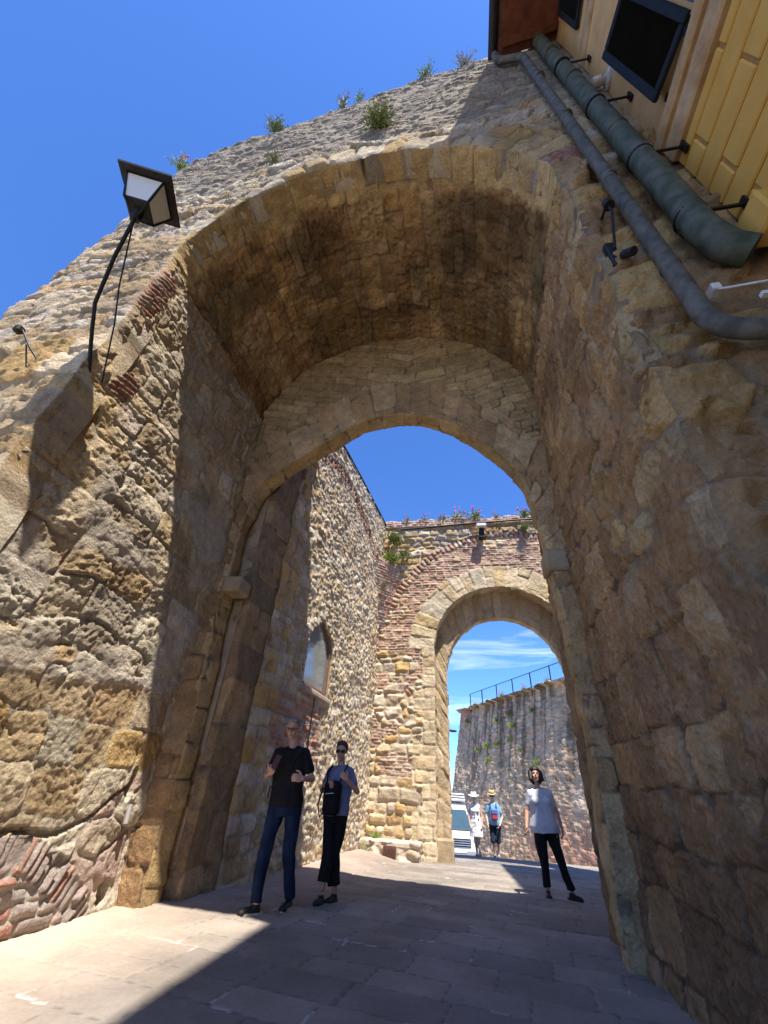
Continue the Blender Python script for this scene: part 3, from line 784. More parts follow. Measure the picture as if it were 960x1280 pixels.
mb = MB(); mb.tube([(-2.1, 13.1, 9.26), (.2, 13.08, 9.38), (2.2, 13.08, 9.46), (4.2, 13.1, 9.5)], .035, 8); mb.build('gutter', M_IRON, FG)
# brick corner bracket
def wedge_pos(u, v):
    # u 0..1 across the triangle face from courtyard wall to gate wall, v = height
    w_ = np.clip((v - 5.3) / 2.4, 0, 1) ** .7
    a = np.stack([-2.80 + 0 * u, YG - .95 * w_, v], -1); b = np.stack([-2.74 + .72 * w_, YG + 0 * u, v], -1)
    return a * (1 - u)[..., None] + b * u[..., None]
panel('corner_bracket', FG, M_FAR, 0, 1, 5.3, 7.72, .05, wedge_pos, lambda u, v: style(u * 1.1, v, 'c', .28, .085, BRICK + BRICKW, 121, depth=.025, m=.008, w=.02, jut=.01, irr=.25, warp=.1, mort=(.45, .36, .28)), resv=.03, skirt=.1, wob=.01)
mb = MB(); mb.prism([(-2.85, YG - 1.0, 7.72), (-2.85, YG + .05, 7.72), (-1.98, YG + .05, 7.72)], (0, 0, .1)); mb.build('bracket_cap', M_CORE, FG)
# flood lamp on far gate
FL = thing('floodlight', 'small white boxy floodlight high on the far archway', 'floodlight', (.9, 13.1, 9.2))
mb = MB(); mb.box(.72, 12.82, 9.12, 1.06, 13.04, 9.24, bev=.02); mb.build('housing', M_WHITEP, FL)
mb = MB(); mb.box(.80, 12.95, 8.72, .98, 13.2, 9.11, bev=.02); mb.build('bracket', M_IRON, FL)

# low bench-like block with grate
BL = thing('stone_block', 'low stone kerb block with an iron grate at the foot of the far archway', 'stone block', (-1.8, 12.85, -.3))
bl_l, bl_p = path_pos([(-2.9, 12.72), (-2.2, 12.72), (-1.3, 12.72), (-1.3, 13.25)])
panel('block', BL, M_FAR, 0, bl_l, -.6, .02, .03, bl_p, lambda u, v: style(u, v, 'r', .34, .26, PALE, 131, depth=.04, m=.004, w=.05, jut=.02, tilt=.15, rough=.02, mort=(.46, .38, .3)), skirt=.1, wob=.02)
mb = MB(); mb.box(-2.92, 12.70, -.1, -1.28, 13.27, .03, bev=.03); mb.build('capping', plain('pale_coping', (.52, .44, .34), .9, 0, .15, 8, .4), BL)
mb = MB(); mb.box(-2.16, 12.66, -.36, -1.84, 12.69, -.06)
for i in range(9): mb.box(-2.155 + i * .036, 12.63, -.35, -2.14 + i * .036, 12.658, -.07)
mb.build('grate', plain('rusty_iron', (.16, .08, .06), .8, .3, .3, 30, .3), BL)

# ================================================================== right courtyard house (casts the courtyard shade)
CH = thing('courtyard_house', 'tall stone house on the right of the courtyard hidden behind the gate', 'house', (4.5, 8.5, 0))
L_, P_ = path_pos([(4.9, 4.2), (3.62, 4.2), (3.62, 10.4), (4.9, 10.4)])
panel('wall', CH, M_FAR, 0, L_, -.4, 11.3, .08, P_, lambda u, v: style(u, v, 'c', .5, .3, WARM + PALE, 141, depth=.04, m=.006, w=.05, jut=.02, irr=.5), flip=True, skirt=.2)
mb = MB(); mb.box(3.80, 4.35, -.4, 5.5, 10.25, 11.1); mb.build('masonry_fill', M_CORE, CH)
mb = MB(); mb.prism([(3.5, 4.1, 11.3), (6.2, 4.1, 12.1), (6.2, 4.1, 12.22), (3.5, 4.1, 11.42)], (0, 6.5, 0)); mb.build('roof', plain('clay_tile', (.42, .22, .14), .9, 0, .25, 12, .5), CH)

# ================================================================== RAMPART
RP = thing('brick_rampart', 'tall leaning weathered brick rampart beyond the far archway', 'rampart', (2, 28, -2))
rw = np.array([-.443, .896]); rn = np.array([.896, .443])
rp0 = np.array([4.9, 23.24])
def rp_pos(u, z):
    uu = np.minimum(u, 14.9); ex = np.maximum(u - 14.9, 0)
    k_ = .19 * (z + .9)
    return np.stack([rp0[0] + rw[0] * uu + rn[0] * (k_ + ex) - rw[0] * 0 * ex, rp0[1] + rw[1] * uu + rn[1] * (k_ + ex), z], -1)
def rp_surf(u, z):
    A = style(u, z, 'c', .34, .11, [(.50, .35, .22), (.46, .34, .22), (.52, .29, .16), (.42, .32, .21), (.58, .43, .29)], 151, depth=.05, m=.01, w=.03, jut=.04, tilt=.15, rough=.03, rs=.4, irr=.3, warp=.3, mort=(.46, .36, .25), miss=.09, cj=.25, stain=.4)
    stk = fbm(u / .35, z / 3.5, 152, 4)
    c = A[1] * (1 - .58 * sst(.48, .64, stk) * sst(-1, 4, z))[..., None]
    red = sst(1.4, -.6, z + 2 * (fbm(u / 1.2, z / 1.2, 153, 3) - .5)) * sst(7, 2, u)
    c = c * (1 - red * .6)[..., None] + np.array((.48, .24, .15)) * (red * .6)[..., None]
    wh = sst(.58, .7, fbm(u / 1.0, z / .7, 154, 4)) * sst(5, 1, u) * .2
    c = c * (1 - wh)[..., None] + np.array((.55, .50, .46)) * wh[..., None]
    tr = sst(12.6, 13.6, u) * sst(5.4, 5.9, z) * .6
    c = c * (1 - tr)[..., None] + np.array((.45, .2, .14)) * tr[..., None]
    return A[0] + .25 * (fbm(u / 1.3, z / 6, 155, 3) - .5), c
panel('wall', RP, M_FAR, -6, 17.2, -5, 6.6, .07, rp_pos, rp_surf, skirt=.5, wob=.05, resv=.045,
      keep=lambda u, z: z < 6.5 + .12 * (vn(u / .4, u * 0, 5) - .5))
mb = MB()
q = lambda u, k_, z: (rp0[0] + rw[0] * u + rn[0] * k_, rp0[1] + rw[1] * u + rn[1] * k_, z)
mb.loft([[q(-6, .35, -5), q(-6, 6, -5), q(-6, 6, 6.35), q(-6, 1.5, 6.35)], [q(13.9, .35, -5), q(13.9, 6, -5), q(13.9, 6, 6.35), q(13.9, 1.5, 6.35)]])
mb.build('earth_fill', plain('earth_grass', (.14, .13, .06), .95, 0, .3, 6, .4), RP)
RL = thing('railing', 'thin black metal railing along the rampart top', 'railing', q(7, 1.25, 6.5))
us = [13.1, 11.15, 9.0, 6.9, 4.8, 2.8, .8]
for u in us:
    mb = MB(); a = q(u, 1.45, 6.2); mb.tube([a, (a[0], a[1], 7.62)], .035, 8); mb.build('post', M_IRON, RL)
mb = MB()
mb.tube([q(13.1, 1.45, 7.6), q(.8, 1.45, 7.6)], .022, 6); mb.tube([q(13.1, 1.45, 6.75), q(.8, 1.45, 6.75)], .014, 6)
mb.build('rail', M_IRON, RL)
mb = MB()
for i in range(60):
    u = 13.1 - i * .205; mb.tube([q(u, 1.45, 6.75), q(u, 1.45, 7.6)], .004, 3, False)
mb.build('wire_mesh', M_IRON, RL)
SL = thing('street_lamp', 'small curved-arm street lamp far beyond the left edge of the far archway', 'street lamp', (-1.75, 36, -3.4))
mb = MB(); mb.tube([(-1.75, 36, -3.5), (-1.75, 36, 4.7), (-1.65, 36, 5.0), (-1.2, 36, 5.05)], .06, 8); mb.build('pole', M_IRON, SL)
mb = MB(); mb.ell((-1.05, 36, 5.0), (.3, .14, .09)); mb.build('lamp_head', M_IRON, SL)
# ================================================================== YELLOW HOUSE (right)
HS = thing('yellow_house', 'ochre plastered house with dark shutters and two copper downpipes beside the gate', 'house', (5, -3, 0))
M_PLAST = plain('tan_plaster', (.56, .33, .14), .9, 0, .2, 2.6, .25, .01, .2, (.68, .44, .21))
M_YEL = plain('ochre_paint', (.62, .34, .07), .85, 0, .08, 3, .1, .004, .25, (.68, .39, .09))
M_YELG = plain('ochre_groove', (.40, .24, .08), .9, 0, .1, 5)
M_MOLD = plain('stained_moulding', (.38, .23, .11), .9, 0, .25, 4, .4, .008, .2, (.58, .40, .22))
M_WOOD = plain('red_brown_boards', (.14, .048, .028), .8, 0, .25, 5, .3, .004, .2, (.25, .09, .05))
M_SHUT = plain('blue_black_shutter', (.014, .018, .022), .75, 0, .2, 10, .05, .004, .2)
HX = 2.35
mb = MB(); mb.box(HX, -9, 6.9, 6, 1.86, 13.3); mb.build('upper_wall', M_PLAST, HS)
mb = MB(); mb.box(HX + .03, -9, 0, 6, 1.855, 6.45)
mb.build('lower_wall', M_YELG, HS)
mb = MB()
z = 3.3; row = 0; rs = random.Random(3)
while z < 6.40:
    hh = .30; y = -9 + (row % 2) * .55
    z1 = min(z + hh - .028, 6.43)
    while y < 1.84:
        y1 = min(y + 1.12 - .028, 1.85)
        mb.box(HX - .0, y, z, HX + .05, y1, z1, bev=.012)
        y += 1.12
    z += hh; row += 1
mb.box(HX - .0, -9, .0, HX + .05, 1.85, 3.27, bev=.012)
mb.build('rusticated_blocks', M_YEL, HS)
mb = MB(); mb.box(HX - .10, -9, 6.74, HX + .2, 1.87, 6.895, bev=.02); mb.box(HX - .05, -9, 6.455, HX + .2, 1.865, 6.735, bev=.02)
mb.box(HX - .03, -9, 10.7, HX + .1, 1.865, 11.05, bev=.015)
mb.build('string_course', M_MOLD, HS)
mb = MB()
mb.prism([(1.28, -9, 12.78), (HX + .1, -9, 13.16), (HX + .1, -9, 13.24), (1.28, -9, 12.86)], (0, 10.86, 0))
EV = mb.build('eave', M_WOOD, HS)
for i in range(16):
    mb = MB(); y = 1.72 - i * .68
    mb.prism([(1.32, y, 12.70), (HX, y, 13.05), (HX, y, 13.15), (1.32, y, 12.79)], (0, -.10, 0)); mb.build('rafter', M_WOOD, EV)
mb = MB(); mb.prism([(1.22, -9, 12.87), (6, -9, 14.4), (6, -9, 14.55), (1.22, -9, 12.98)], (0, 10.86, 0)); mb.build('roof', plain('clay_tiles', (.40, .2, .12), .9, 0, .25, 9, .4), HS)
# gutter: half round
secs = []
for y in (-9, 1.86):
    a = [(1.14 + .09 * math.cos(t), y, 12.80 + .10 * math.sin(t)) for t in np.linspace(math.pi, 2 * math.pi, 9)]
    b = [(1.14 + .078 * math.cos(t), y, 12.80 + .088 * math.sin(t)) for t in np.linspace(2 * math.pi, math.pi, 9)]
    secs.append(a + b)
mb = MB(); mb.loft(secs); mb.box(1.05, 1.845, 12.72, 1.23, 1.858, 12.80)
mb.build('gutter', M_IRON, HS, True)
def arc(p, q_, r, n=6):
    # rounded polyline through points p
    out = [Vector(p[0])]
    for i in range(1, len(p) - 1):
        a, b, c = Vector(p[i - 1]), Vector(p[i]), Vector(p[i + 1])
        d1 = (a - b).normalized(); d2 = (c - b).normalized()
        rr = min(r, (a - b).length * .45, (c - b).length * .45)
        for k in range(n + 1):
            t = k / n
            out.append((b + d1 * rr) * (1 - t) ** 2 + b * 2 * t * (1 - t) + (b + d2 * rr) * t * t)
    out.append(Vector(p[-1])); return out
sp = [(1.16, 1.80, 12.72), (1.20, 1.82, 12.25), (1.60, 1.80, 12.1), (1.62, 1.76, 3.55), (2.35, 1.62, 3.28), (2.6, 1.6, 3.2)]
mb = MB(); mb.tube(arc(sp, 0, .22), .062, 16); DP1 = mb.build('downpipe', M_COPPER, HS, True)
for zz in (10.3, 8.2, 6.1, 4.35):
    mb = MB(); mb.tube([(1.622, 1.77, zz), (1.622, 1.77, zz + .03)], .069, 16); mb.build('pipe_joint', M_COPPER, DP1, True)
lp = [(1.98, 1.78, 13.4), (1.95, 1.73, 4.72), (2.02, 1.735, 4.46), (2.13, 1.74, 4.37)]
mb = MB(); mb.tube(arc(lp, 0, .2), .108, 20); DP2 = mb.build('downpipe', M_COPPERG, HS, True)
for zz in (11.4, 9.6, 7.2, 5.6, 4.9):
    mb = MB(); mb.tube([(1.967 - (11.4 - zz) * .002, 1.742, zz), (1.967 - (11.4 - zz) * .002, 1.742, zz + .03)], .114, 20); mb.build('pipe_joint', M_COPPERG, DP2, True)
for zz in (10.4, 8.2, 6.35, 5.0):
    mb = MB(); mb.box(2.0, 1.70, zz, HX - .011, 1.72, zz + .03); mb.box(HX - .03, 1.68, zz - .07, HX - .01, 1.74, zz + .10); mb.tube([(1.955, 1.745, zz), (1.955, 1.745, zz + .022)], .120, 16)
    mb.build('pipe_bracket', M_IRON, HS)
# vent
mb = MB(); mb.tube([(HX, 1.74, 9.25), (HX - .03, 1.74, 9.25), (HX - .05, 1.74, 9.25)], [.13, .125, .08], 20); mb.tube([(HX - .04, 1.74, 9.25), (HX - .20, 1.75, 9.23)], .05, 12)
mb.tube([(HX - .12, 1.74, 9.24), (HX - .22, 1.75, 9.23)], .07, 12)
mb.build('vent_pipe', plain('dirty_white', (.5, .46, .40), .7, 0, .3, 20, .3), HS, True)
# shutters
def leaf(name, y0, y1, z0, z1, M, mat=M_SHUT):
    W = y1 - y0; H = z1 - z0
    mb = MB(); fr = .085
    mb.box(-.025, 0, 0, .025, fr, H, M, .01); mb.box(-.025, W - fr, 0, .025, W, H, M, .01)
    mb.box(-.024, fr, 0, .024, W - fr, fr, M, .01); mb.box(-.024, fr, H - fr * 1.2, .024, W - fr, H, M, .01)
    o = mb.build(name, mat, HS)
    sl = MB(); n = int((H - 2 * fr) / .05)
    for i in range(n):
        zz = fr + .02 + i * .05
        sl.prism([M @ Vector((-.018, fr, zz)), M @ Vector((-.010, fr, zz)), M @ Vector((.018, fr, zz + .04)), M @ Vector((.010, fr, zz + .04))], (M.to_3x3() @ Vector((0, W - 2 * fr, 0))))
    sl.build('slats', mat, o)
    return o
T = Matrix.Translation
leaf('shutter', 0, .60, 0, 2.15, T((HX - .05, .93, 7.05)) @ Matrix.Rotation(R(9), 4, 'Z'))
leaf('shutter', 0, .60, 0, 2.15, T((HX - .06, .30, 7.05)) @ Matrix.Rotation(R(140), 4, 'Z'))
leaf('shutter', 0, .55, 0, 1.6, T((HX - .05, .98, 11.35)))
mb = MB(); mb.box(HX - .012, -.22, 7.05, HX + .002, .90, 9.2); WW = mb.build('window', plain('window_dark', (.02, .02, .022), .15, 0, .1, 4, 0), HS)
mb = MB(); mb.box(HX - .05, -.28, 6.93, HX + .01, .96, 7.04, bev=.01); mb.build('sill', M_MOLD, WW)
for yy in (1.02, 1.46):
    mb = MB(); mb.box(HX - .06, yy, 6.97, HX - .02, yy + .06, 7.05); mb.build('shutter_hinge', M_IRON, HS)
# junction box, small white box, bracket and cables
mb = MB(); mb.box(2.16, 1.50, 4.42, HX, 1.76, 4.74, bev=.02); mb.build('junction_box', M_YEL, HS)
mb = MB(); mb.box(1.78, 1.76, 4.02, 1.84, 1.84, 4.09, bev=.008); mb.build('white_box', M_WHITEP, HS)
mb = MB(); mb.tube([(1.81, 1.78, 4.03), (1.95, 1.70, 3.92), (2.08, 1.68, 3.9), (2.2, 1.68, 4.1), (2.26, 1.66, 4.42)], .008, 6); mb.build('cable', M_WHITEP, HS)
mb = MB(); mb.box(1.90, 1.52, 3.74, 2.18, 1.55, 3.77); mb.box(1.88, 1.64, 3.70, 2.16, 1.67, 3.73); mb.box(2.10, 1.45, 3.55, 2.17, 1.75, 3.80, bev=.01); mb.box(2.1, 1.5, 3.2, 2.16, 1.6, 3.6, bev=.01)
mb.build('aerial_bracket', M_WHITEP, HS)

# ================================================================== FIXTURES ON THE GATE
IB = thing('iron_bracket', 'small black iron insulator bracket on the shaded right pier below the pipes', 'bracket', (1.45, 1.9, 4.95))
mb = MB(); mb.tube([(1.45, 1.91, 5.55), (1.45, 1.74, 5.50), (1.44, 1.72, 5.30), (1.40, 1.84, 4.9)], .012, 6); mb.box(1.34, 1.84, 4.66, 1.42, 1.90, 5.02, bev=.01); mb.build('arm', M_IRON, IB)
mb = MB(); mb.tube([(1.45, 1.73, 5.42), (1.45, 1.74, 5.52)], [.045, .035], 10); mb.build('insulator', M_IRON, IB, True); mb = MB(); mb.tube([(1.40, 1.80, 4.70), (1.44, 1.74, 4.62)], .035, 10); mb.build('insulator', M_IRON, IB, True)
CM = thing('small_camera', 'small dark spotlight on a thin wire arm low on the left pier face', 'spotlight', (-4.45, 2.15, 4.9))
mb = MB(); mb.tube([(-4.12, 2.02, 4.50), (-4.3, 1.86, 4.74), (-4.5, 1.81, 5.0)], .010, 6); mb.tube([(-4.3, 2.05, 4.38), (-4.36, 1.86, 4.78)], .008, 6); mb.build('arm', M_IRON, CM)
mb = MB(); mb.box(-4.57, 1.76, 4.95, -4.49, 1.84, 5.04, bev=.015); mb.build('housing', M_IRON, CM)
mb = MB(); mb.tube([(-4.30, 2.0, 4.22), (-3.98, 1.97, 4.42)], .020, 8); mb.build('conduit', plain('grey_conduit', (.4, .42, .46), .5, 0, .1), CM, True)

LA = thing('wall_lantern', 'square white-glazed street lantern on a bent iron arm standing out from the gate', 'lantern', (-2.97, 1.2, 5.7))
LC = T((-3.05, 1.25, 5.90)) @ Matrix.Rotation(R(24), 4, 'Z') @ Matrix.Rotation(R(4), 4, 'X') @ Matrix.Scale(.74, 4)
def sq(h, z): return [LC @ Vector((h, h, z)), LC @ Vector((-h, h, z)), LC @ Vector((-h, -h, z)), LC @ Vector((h, -h, z))]
mb = MB(); mb.loft([sq(.15, 0), sq(.155, .03)])
for i in range(4):
    a = sq(.15, .0)[i]; b = sq(.235, .42)[i]; mb.tube([a, b], .013, 6)
mb.loft([sq(.25, .42), sq(.255, .45)])
mb.build('frame', M_IRON, LA)
mw, nt, b_ = newmat('opal_glass'); b_.inputs['Base Color'].default_value = (.78, .78, .74, 1); b_.inputs['Roughness'].default_value = .25
for i in range(4):
    a = sq(.147, .03); b = sq(.232, .415); j = (i + 1) % 4
    n_ = ((a[j] - a[i]).cross(b[i] - a[i])).normalized() * .006
    mb = MB(); mb.prism([a[i], a[j], b[j], b[i]], n_); mb.build('pane', mw, LA)
mb = MB(); mb.loft([sq(.34, .44), sq(.345, .475), sq(.12, .62), sq(.05, .66)]); mb.build('cap', M_IRON, LA)
mb = MB(); mb.tube([LC @ Vector(p) for p in ((0, 0, .66), (0, 0, .74))], [.03, .012], 8); mb.build('finial', M_IRON, LA)
mb = MB()
arm = [(-3.62, 2.10, 4.42), (-3.50, 1.80, 4.78), (-3.46, 1.66, 5.0), (-3.26, 1.44, 5.42), (-3.09, 1.29, 5.76), (-3.05, 1.25, 5.92)]
mb.tube(arm, .019, 8)
for g in range(4):
    c = sq(.15, 0)[g]; mb.tube([(-3.08, 1.28, 5.80), c], .010, 6)
mb.tube([(-3.08, 1.28, 5.80), (-3.05, 1.25, 5.91)], .05, 10)
mb.build('arm', M_IRON, LA, True)
mb = MB(); mb.tube([(-3.50, 2.16, 4.40), (-3.44, 1.9, 5.02), (-3.36, 1.68, 5.34), (-3.09, 1.29, 5.78)], .008, 6); mb.build('cable', M_IRON, LA)
ST = thing('pipe_stub', 'short grey pipe stub poking out of the wall above the ground left', 'pipe stub', (-3.53, 4.74, .6))
mb = MB(); mb.tube([(-3.56, 4.80, .82), (-3.51, 4.75, .66)], .028, 10); mb.build('pipe_end', plain('grey_pvc', (.24, .22, .20), .6, 0, .1), ST, True)

# ================================================================== PLANTS
M_LEAF = plain('grey_green_leaf', (.15, .19, .07), .7, 0, .3, 30, 0, .004, .3, (.30, .34, .14))
M_LEAFB = plain('bright_green_leaf', (.18, .25, .05), .7, 0, .3, 30, 0, .004, .3, (.34, .42, .12))
M_DRY = plain('dry_stalk', (.34, .29, .15), .8, 0, .3, 30, 0)
M_PINK = plain('pink_flower', (.62, .10, .32), .7, 0, .25, 30, 0, .004, .3, (.75, .2, .45))
def tuft(label, pos, size0, n=90, mat=M_LEAF, flowers=0, up=(0, 0, 1), spread=.9, seed=1, name='wall_plant', group=None, leaf=.35, tall=1.6):
    rs = random.Random(seed); o = thing(name, label, 'plant', pos, group); size = size0 * (.8 if pos[1] < 3 else .95 if pos[1] < 15 else .75)
    mb = MB(); p0 = Vector(pos); U = Vector(up).normalized()
    for i in range(n):
        d = Vector((rs.uniform(-1, 1), rs.uniform(-1, 1), rs.uniform(-1, 1))); d = (U * rs.uniform(.5, 1.3) + d * spread).normalized()
        L = size * rs.uniform(.5, 1.05); s = d.cross(Vector((rs.uniform(-1, 1), rs.uniform(-1, 1), rs.uniform(-1, 1)))).normalized()
        b = p0 + Vector((rs.uniform(-1, 1), rs.uniform(-.6, .6), rs.uniform(-.3, .3))) * size * .25
        # stem with a few leaves
        m_ = b + d * L * .55 - Vector((0, 0, 0)); e = b + d * L + Vector((0, 0, -.15 * L))
        w = size * .022
        mb.add([b - s * w, b + s * w, m_ + s * w, m_ - s * w, e], [(0, 1, 2, 3), (3, 2, 4)])
        for k in range(5):
            t = rs.uniform(.25, 1); c = b + (e - b) * t
            dd = (d + Vector((rs.uniform(-1, 1), rs.uniform(-1, 1), rs.uniform(-1, 1))) * .9).normalized(); ll = size * leaf * rs.uniform(.3, .6)
            s2 = dd.cross(Vector((rs.uniform(-1, 1), rs.uniform(-1, 1), rs.uniform(-1, 1)))).normalized() * ll * .22
            mb.add([c, c + dd * ll * .5 + s2, c + dd * ll, c + dd * ll * .5 - s2], [(0, 1, 2, 3)])
    mb.build('foliage', mat, o)
    if flowers:
        ms = MB()
        for i in range(flowers):
            d = (U + Vector((rs.uniform(-1, 1), rs.uniform(-1, 1), rs.uniform(-.2, .3))) * .35).normalized(); L = size * rs.uniform(.9, tall)
            b = p0 + Vector((rs.uniform(-1, 1), rs.uniform(-.5, .5), 0)) * size * .3; e = b + d * L; mf = MB()
            ms.tube([b, e], size * .012, 4)
            for k in range(9):
                c = e - d * size * .05 * k * rs.uniform(.3, 1) + Vector((rs.uniform(-1, 1), rs.uniform(-1, 1), rs.uniform(-1, 1))) * size * .06
                mf.ell(c, [size * .042] * 3, None, 5, 4)
            mf.build('flower_spike', M_PINK, o)
        ms.build('stalks', M_LEAF, o)
    return o
G1 = 'plants rooted along the top of the front gate'
tuft('low green tuft with pink flowers behind the lantern on the gate top', (-5.35, 2.2, 11.75), .42, 60, M_LEAFB, 5, seed=11, group=G1)
tuft('round green tuft on the gate top, next right of the lantern', (-3.25, 2.06, 12.25), .40, 110, M_LEAF, seed=12, group=G1)
tuft('tall pink flowering plant standing on the gate top', (-1.85, 2.0, 12.55), .34, 50, M_LEAF, 8, seed=13, group=G1, tall=2.6)
tuft('flat yellow-green tuft just right of the pink flowers on the gate top', (-1.5, 1.98, 12.7), .24, 50, M_LEAFB, seed=14, group=G1)
tuft('bright green tuft on the gate top near the house eave', (-.15, 1.92, 13.15), .34, 70, M_LEAFB, seed=15, group=G1)
tuft('wispy pale grass tuft at the right end of the gate top under the eave', (.62, 1.9, 13.27), .36, 45, M_DRY, seed=16, group=G1)
tuft('largest grey-green bush growing from the gate face just above the arch', (-.92, 1.90, 10.25), .42, 230, M_LEAF, seed=17, up=(0, -.45, 1), group='plants growing from the gate face')
tuft('small green sprig on the gate face left of the big bush', (-2.75, 1.98, 9.9), .26, 50, M_LEAF, seed=18, up=(0, -.5, 1), group='plants growing from the gate face')
G2 = 'plants along the top of the inner gate'
k = 0
for x, s, m, f, lab in ((-1.9, .3, M_DRY, 2, 'dry flowering grass at the left end of the inner gate top'), (-1.2, .28, M_DRY, 3, 'thin pinkish grass on the inner gate top, second from the left'),
                     (-.5, .34, M_LEAF, 3, 'low pink-flowered plant on the inner gate top left of the tall pale one'), (.1, .55, M_DRY, 2, 'tallest pale feathery plant on the inner gate top'),
                     (.75, .5, M_LEAF, 3, 'leafy green plant spilling over the inner gate above the floodlight'), (1.5, .26, M_DRY, 2, 'low dry tuft right of the floodlight on the inner gate top'), (2.5, .45, M_LEAF, 4, 'pink and green plant at the right of the inner gate top')):
    tuft(lab, (x, 13.25, 9.68), s, 60, m, f, seed=30 + k, group=G2); k += 1
tuft('hanging green plant on the inner gate face under the gutter at right', (2.4, 13.18, 9.1), .32, 90, M_LEAF, seed=41, up=(0, -.6, .3), group='plants on the inner gate face')
tuft('bushy grey-green plant at the top of the courtyard corner', (-2.35, 13.05, 8.75), .46, 190, M_LEAF, 0, seed=42, up=(.2, -.3, 1), group='plants in the courtyard corner')
tuft('bright green leafy plant on the brick corner bracket', (-2.4, 12.95, 7.85), .44, 190, M_LEAFB, 0, seed=43, up=(.2, -.3, .6), group='plants in the courtyard corner')
tuft('sprawling sage plant beside the green one on the bracket', (-1.95, 13.1, 8.15), .36, 120, M_LEAF, 0, seed=44, up=(.3, -.3, .6), group='plants in the courtyard corner')
tuft('small sprig hanging in the courtyard corner below the bracket', (-2.62, 12.9, 6.9), .24, 60, M_LEAF, 0, seed=45, up=(.3, -.6, .2), group='plants in the courtyard corner')
tuft('bright green weed growing behind the stone block with the grate', (-2.45, 13.1, .03), .20, 90, M_LEAFB, 0, seed=46, spread=1.3)
tuft('dull green weed at the foot of the wall left of the grate', (-2.6, 12.62, -.3), .30, 70, M_LEAF, 0, seed=47, spread=.8)
G3 = 'plants growing on the rampart'
rr = random.Random(5)
def rq(u, z, off=.05):
    k_ = .19 * (z + .9) - off
    return (rp0[0] + rw[0] * u + rn[0] * k_, rp0[1] + rw[1] * u + rn[1] * k_, z)
labs = [(13.2, 5.6, .5, 4, 'pink flowered clump at the top left corner of the rampart'), (12.0, 6.5, .4, 2, 'pale tuft on the rampart rim by the first railing posts'), (10.2, 6.55, .42, 0, 'green tuft on the rampart rim between the second and third posts'),
        (8.2, 6.6, .55, 6, 'tall pink flowers on the rampart rim behind the railing'), (5.4, 6.6, .5, 6, 'bright pink spikes on the rampart rim by the post'), (3.0, 6.6, .55, 1, 'pale feathery grass on the rampart rim at the right'),
        (7.0, 5.4, .55, 5, 'pink flowered clump below the rampart rim near the middle'), (8.6, 5.2, .42, 0, 'yellow green clump below the rim left of the pink one'), (4.5, 5.3, .5, 2, 'pale green clump below the rampart rim at right'),
        (6.6, 4.7, .5, 0, 'hanging green clump under the pink one on the rampart'), (11.0, 3.6, .5, 3, 'left tuft of the row halfway up the rampart'), (9.6, 3.7, .55, 2, 'middle tuft of the row halfway up the rampart'), (8.4, 3.8, .5, 3, 'right tuft of the row halfway up the rampart'),
        (9.4, 2.9, .45, 0, 'yellow tuft hanging under the middle of the row'), (5.6, 3.3, .4, 0, 'small green tuft beside the white patch on the rampart'), (4.0, 2.6, .42, 0, 'bright green tuft low on the right of the rampart'), (6.8, 3.9, .4, 1, 'thin tuft above the white patch on the rampart')]
for i, (u, z, s, f, lab) in enumerate(labs):
    tuft(lab, rq(u, z, 0 if z > 6 else .12), s, 80, M_LEAFB if i % 2 else M_LEAF, f, seed=60 + i, up=(-.4, -.4, .8), group=G3)
tuft('dry grass strip at the foot of the rampart on the right', (4.75, 22.2, -1.4), .6, 120, M_DRY, 0, seed=90, spread=1.2)
# ================================================================== PEOPLE
def blob(name, mb, parent, mat, vox=.008, it=4, noise=0, nscale=12):
    me = bpy.data.meshes.new('tmp'); me.from_pydata([tuple(p) for p in mb.v], [], mb.f)
    import bmesh
    bm = bmesh.new(); bm.from_mesh(me); bmesh.ops.recalc_face_normals(bm, faces=bm.faces); bm.to_mesh(me); bm.free()
    o = bpy.data.objects.new('tmp', me); COL.objects.link(o)
    m = o.modifiers.new('r', 'REMESH'); m.mode = 'VOXEL'; m.voxel_size = vox; m.use_smooth_shade = True
    if it:
        s = o.modifiers.new('s', 'SMOOTH'); s.iterations = it; s.factor = .5
    dg = bpy.context.evaluated_depsgraph_get(); dg.update()
    m2 = bpy.data.meshes.new_from_object(o.evaluated_get(dg))
    bpy.data.objects.remove(o); m2.name = name
    if noise:
        n = len(m2.vertices); co = np.empty(n * 3); m2.vertices.foreach_get('co', co); co = co.reshape(-1, 3)
        no = np.empty(n * 3); m2.vertex_normals.foreach_get('vector', no); no = no.reshape(-1, 3)
        f = vn3(co[:, 0] * nscale, co[:, 1] * nscale, co[:, 2] * nscale * .6, 5) - .5 + .5 * (vn3(co[:, 0] * nscale * 2.3, co[:, 1] * nscale * 2.3, co[:, 2] * nscale * 1.2, 9) - .5)
        co = co + no * (f * noise * 2)[:, None]
        m2.vertices.foreach_set('co', co.ravel())
    m2.polygons.foreach_set('use_smooth', np.ones(len(m2.polygons), bool)); m2.update()
    return link(name, m2, mat, parent)

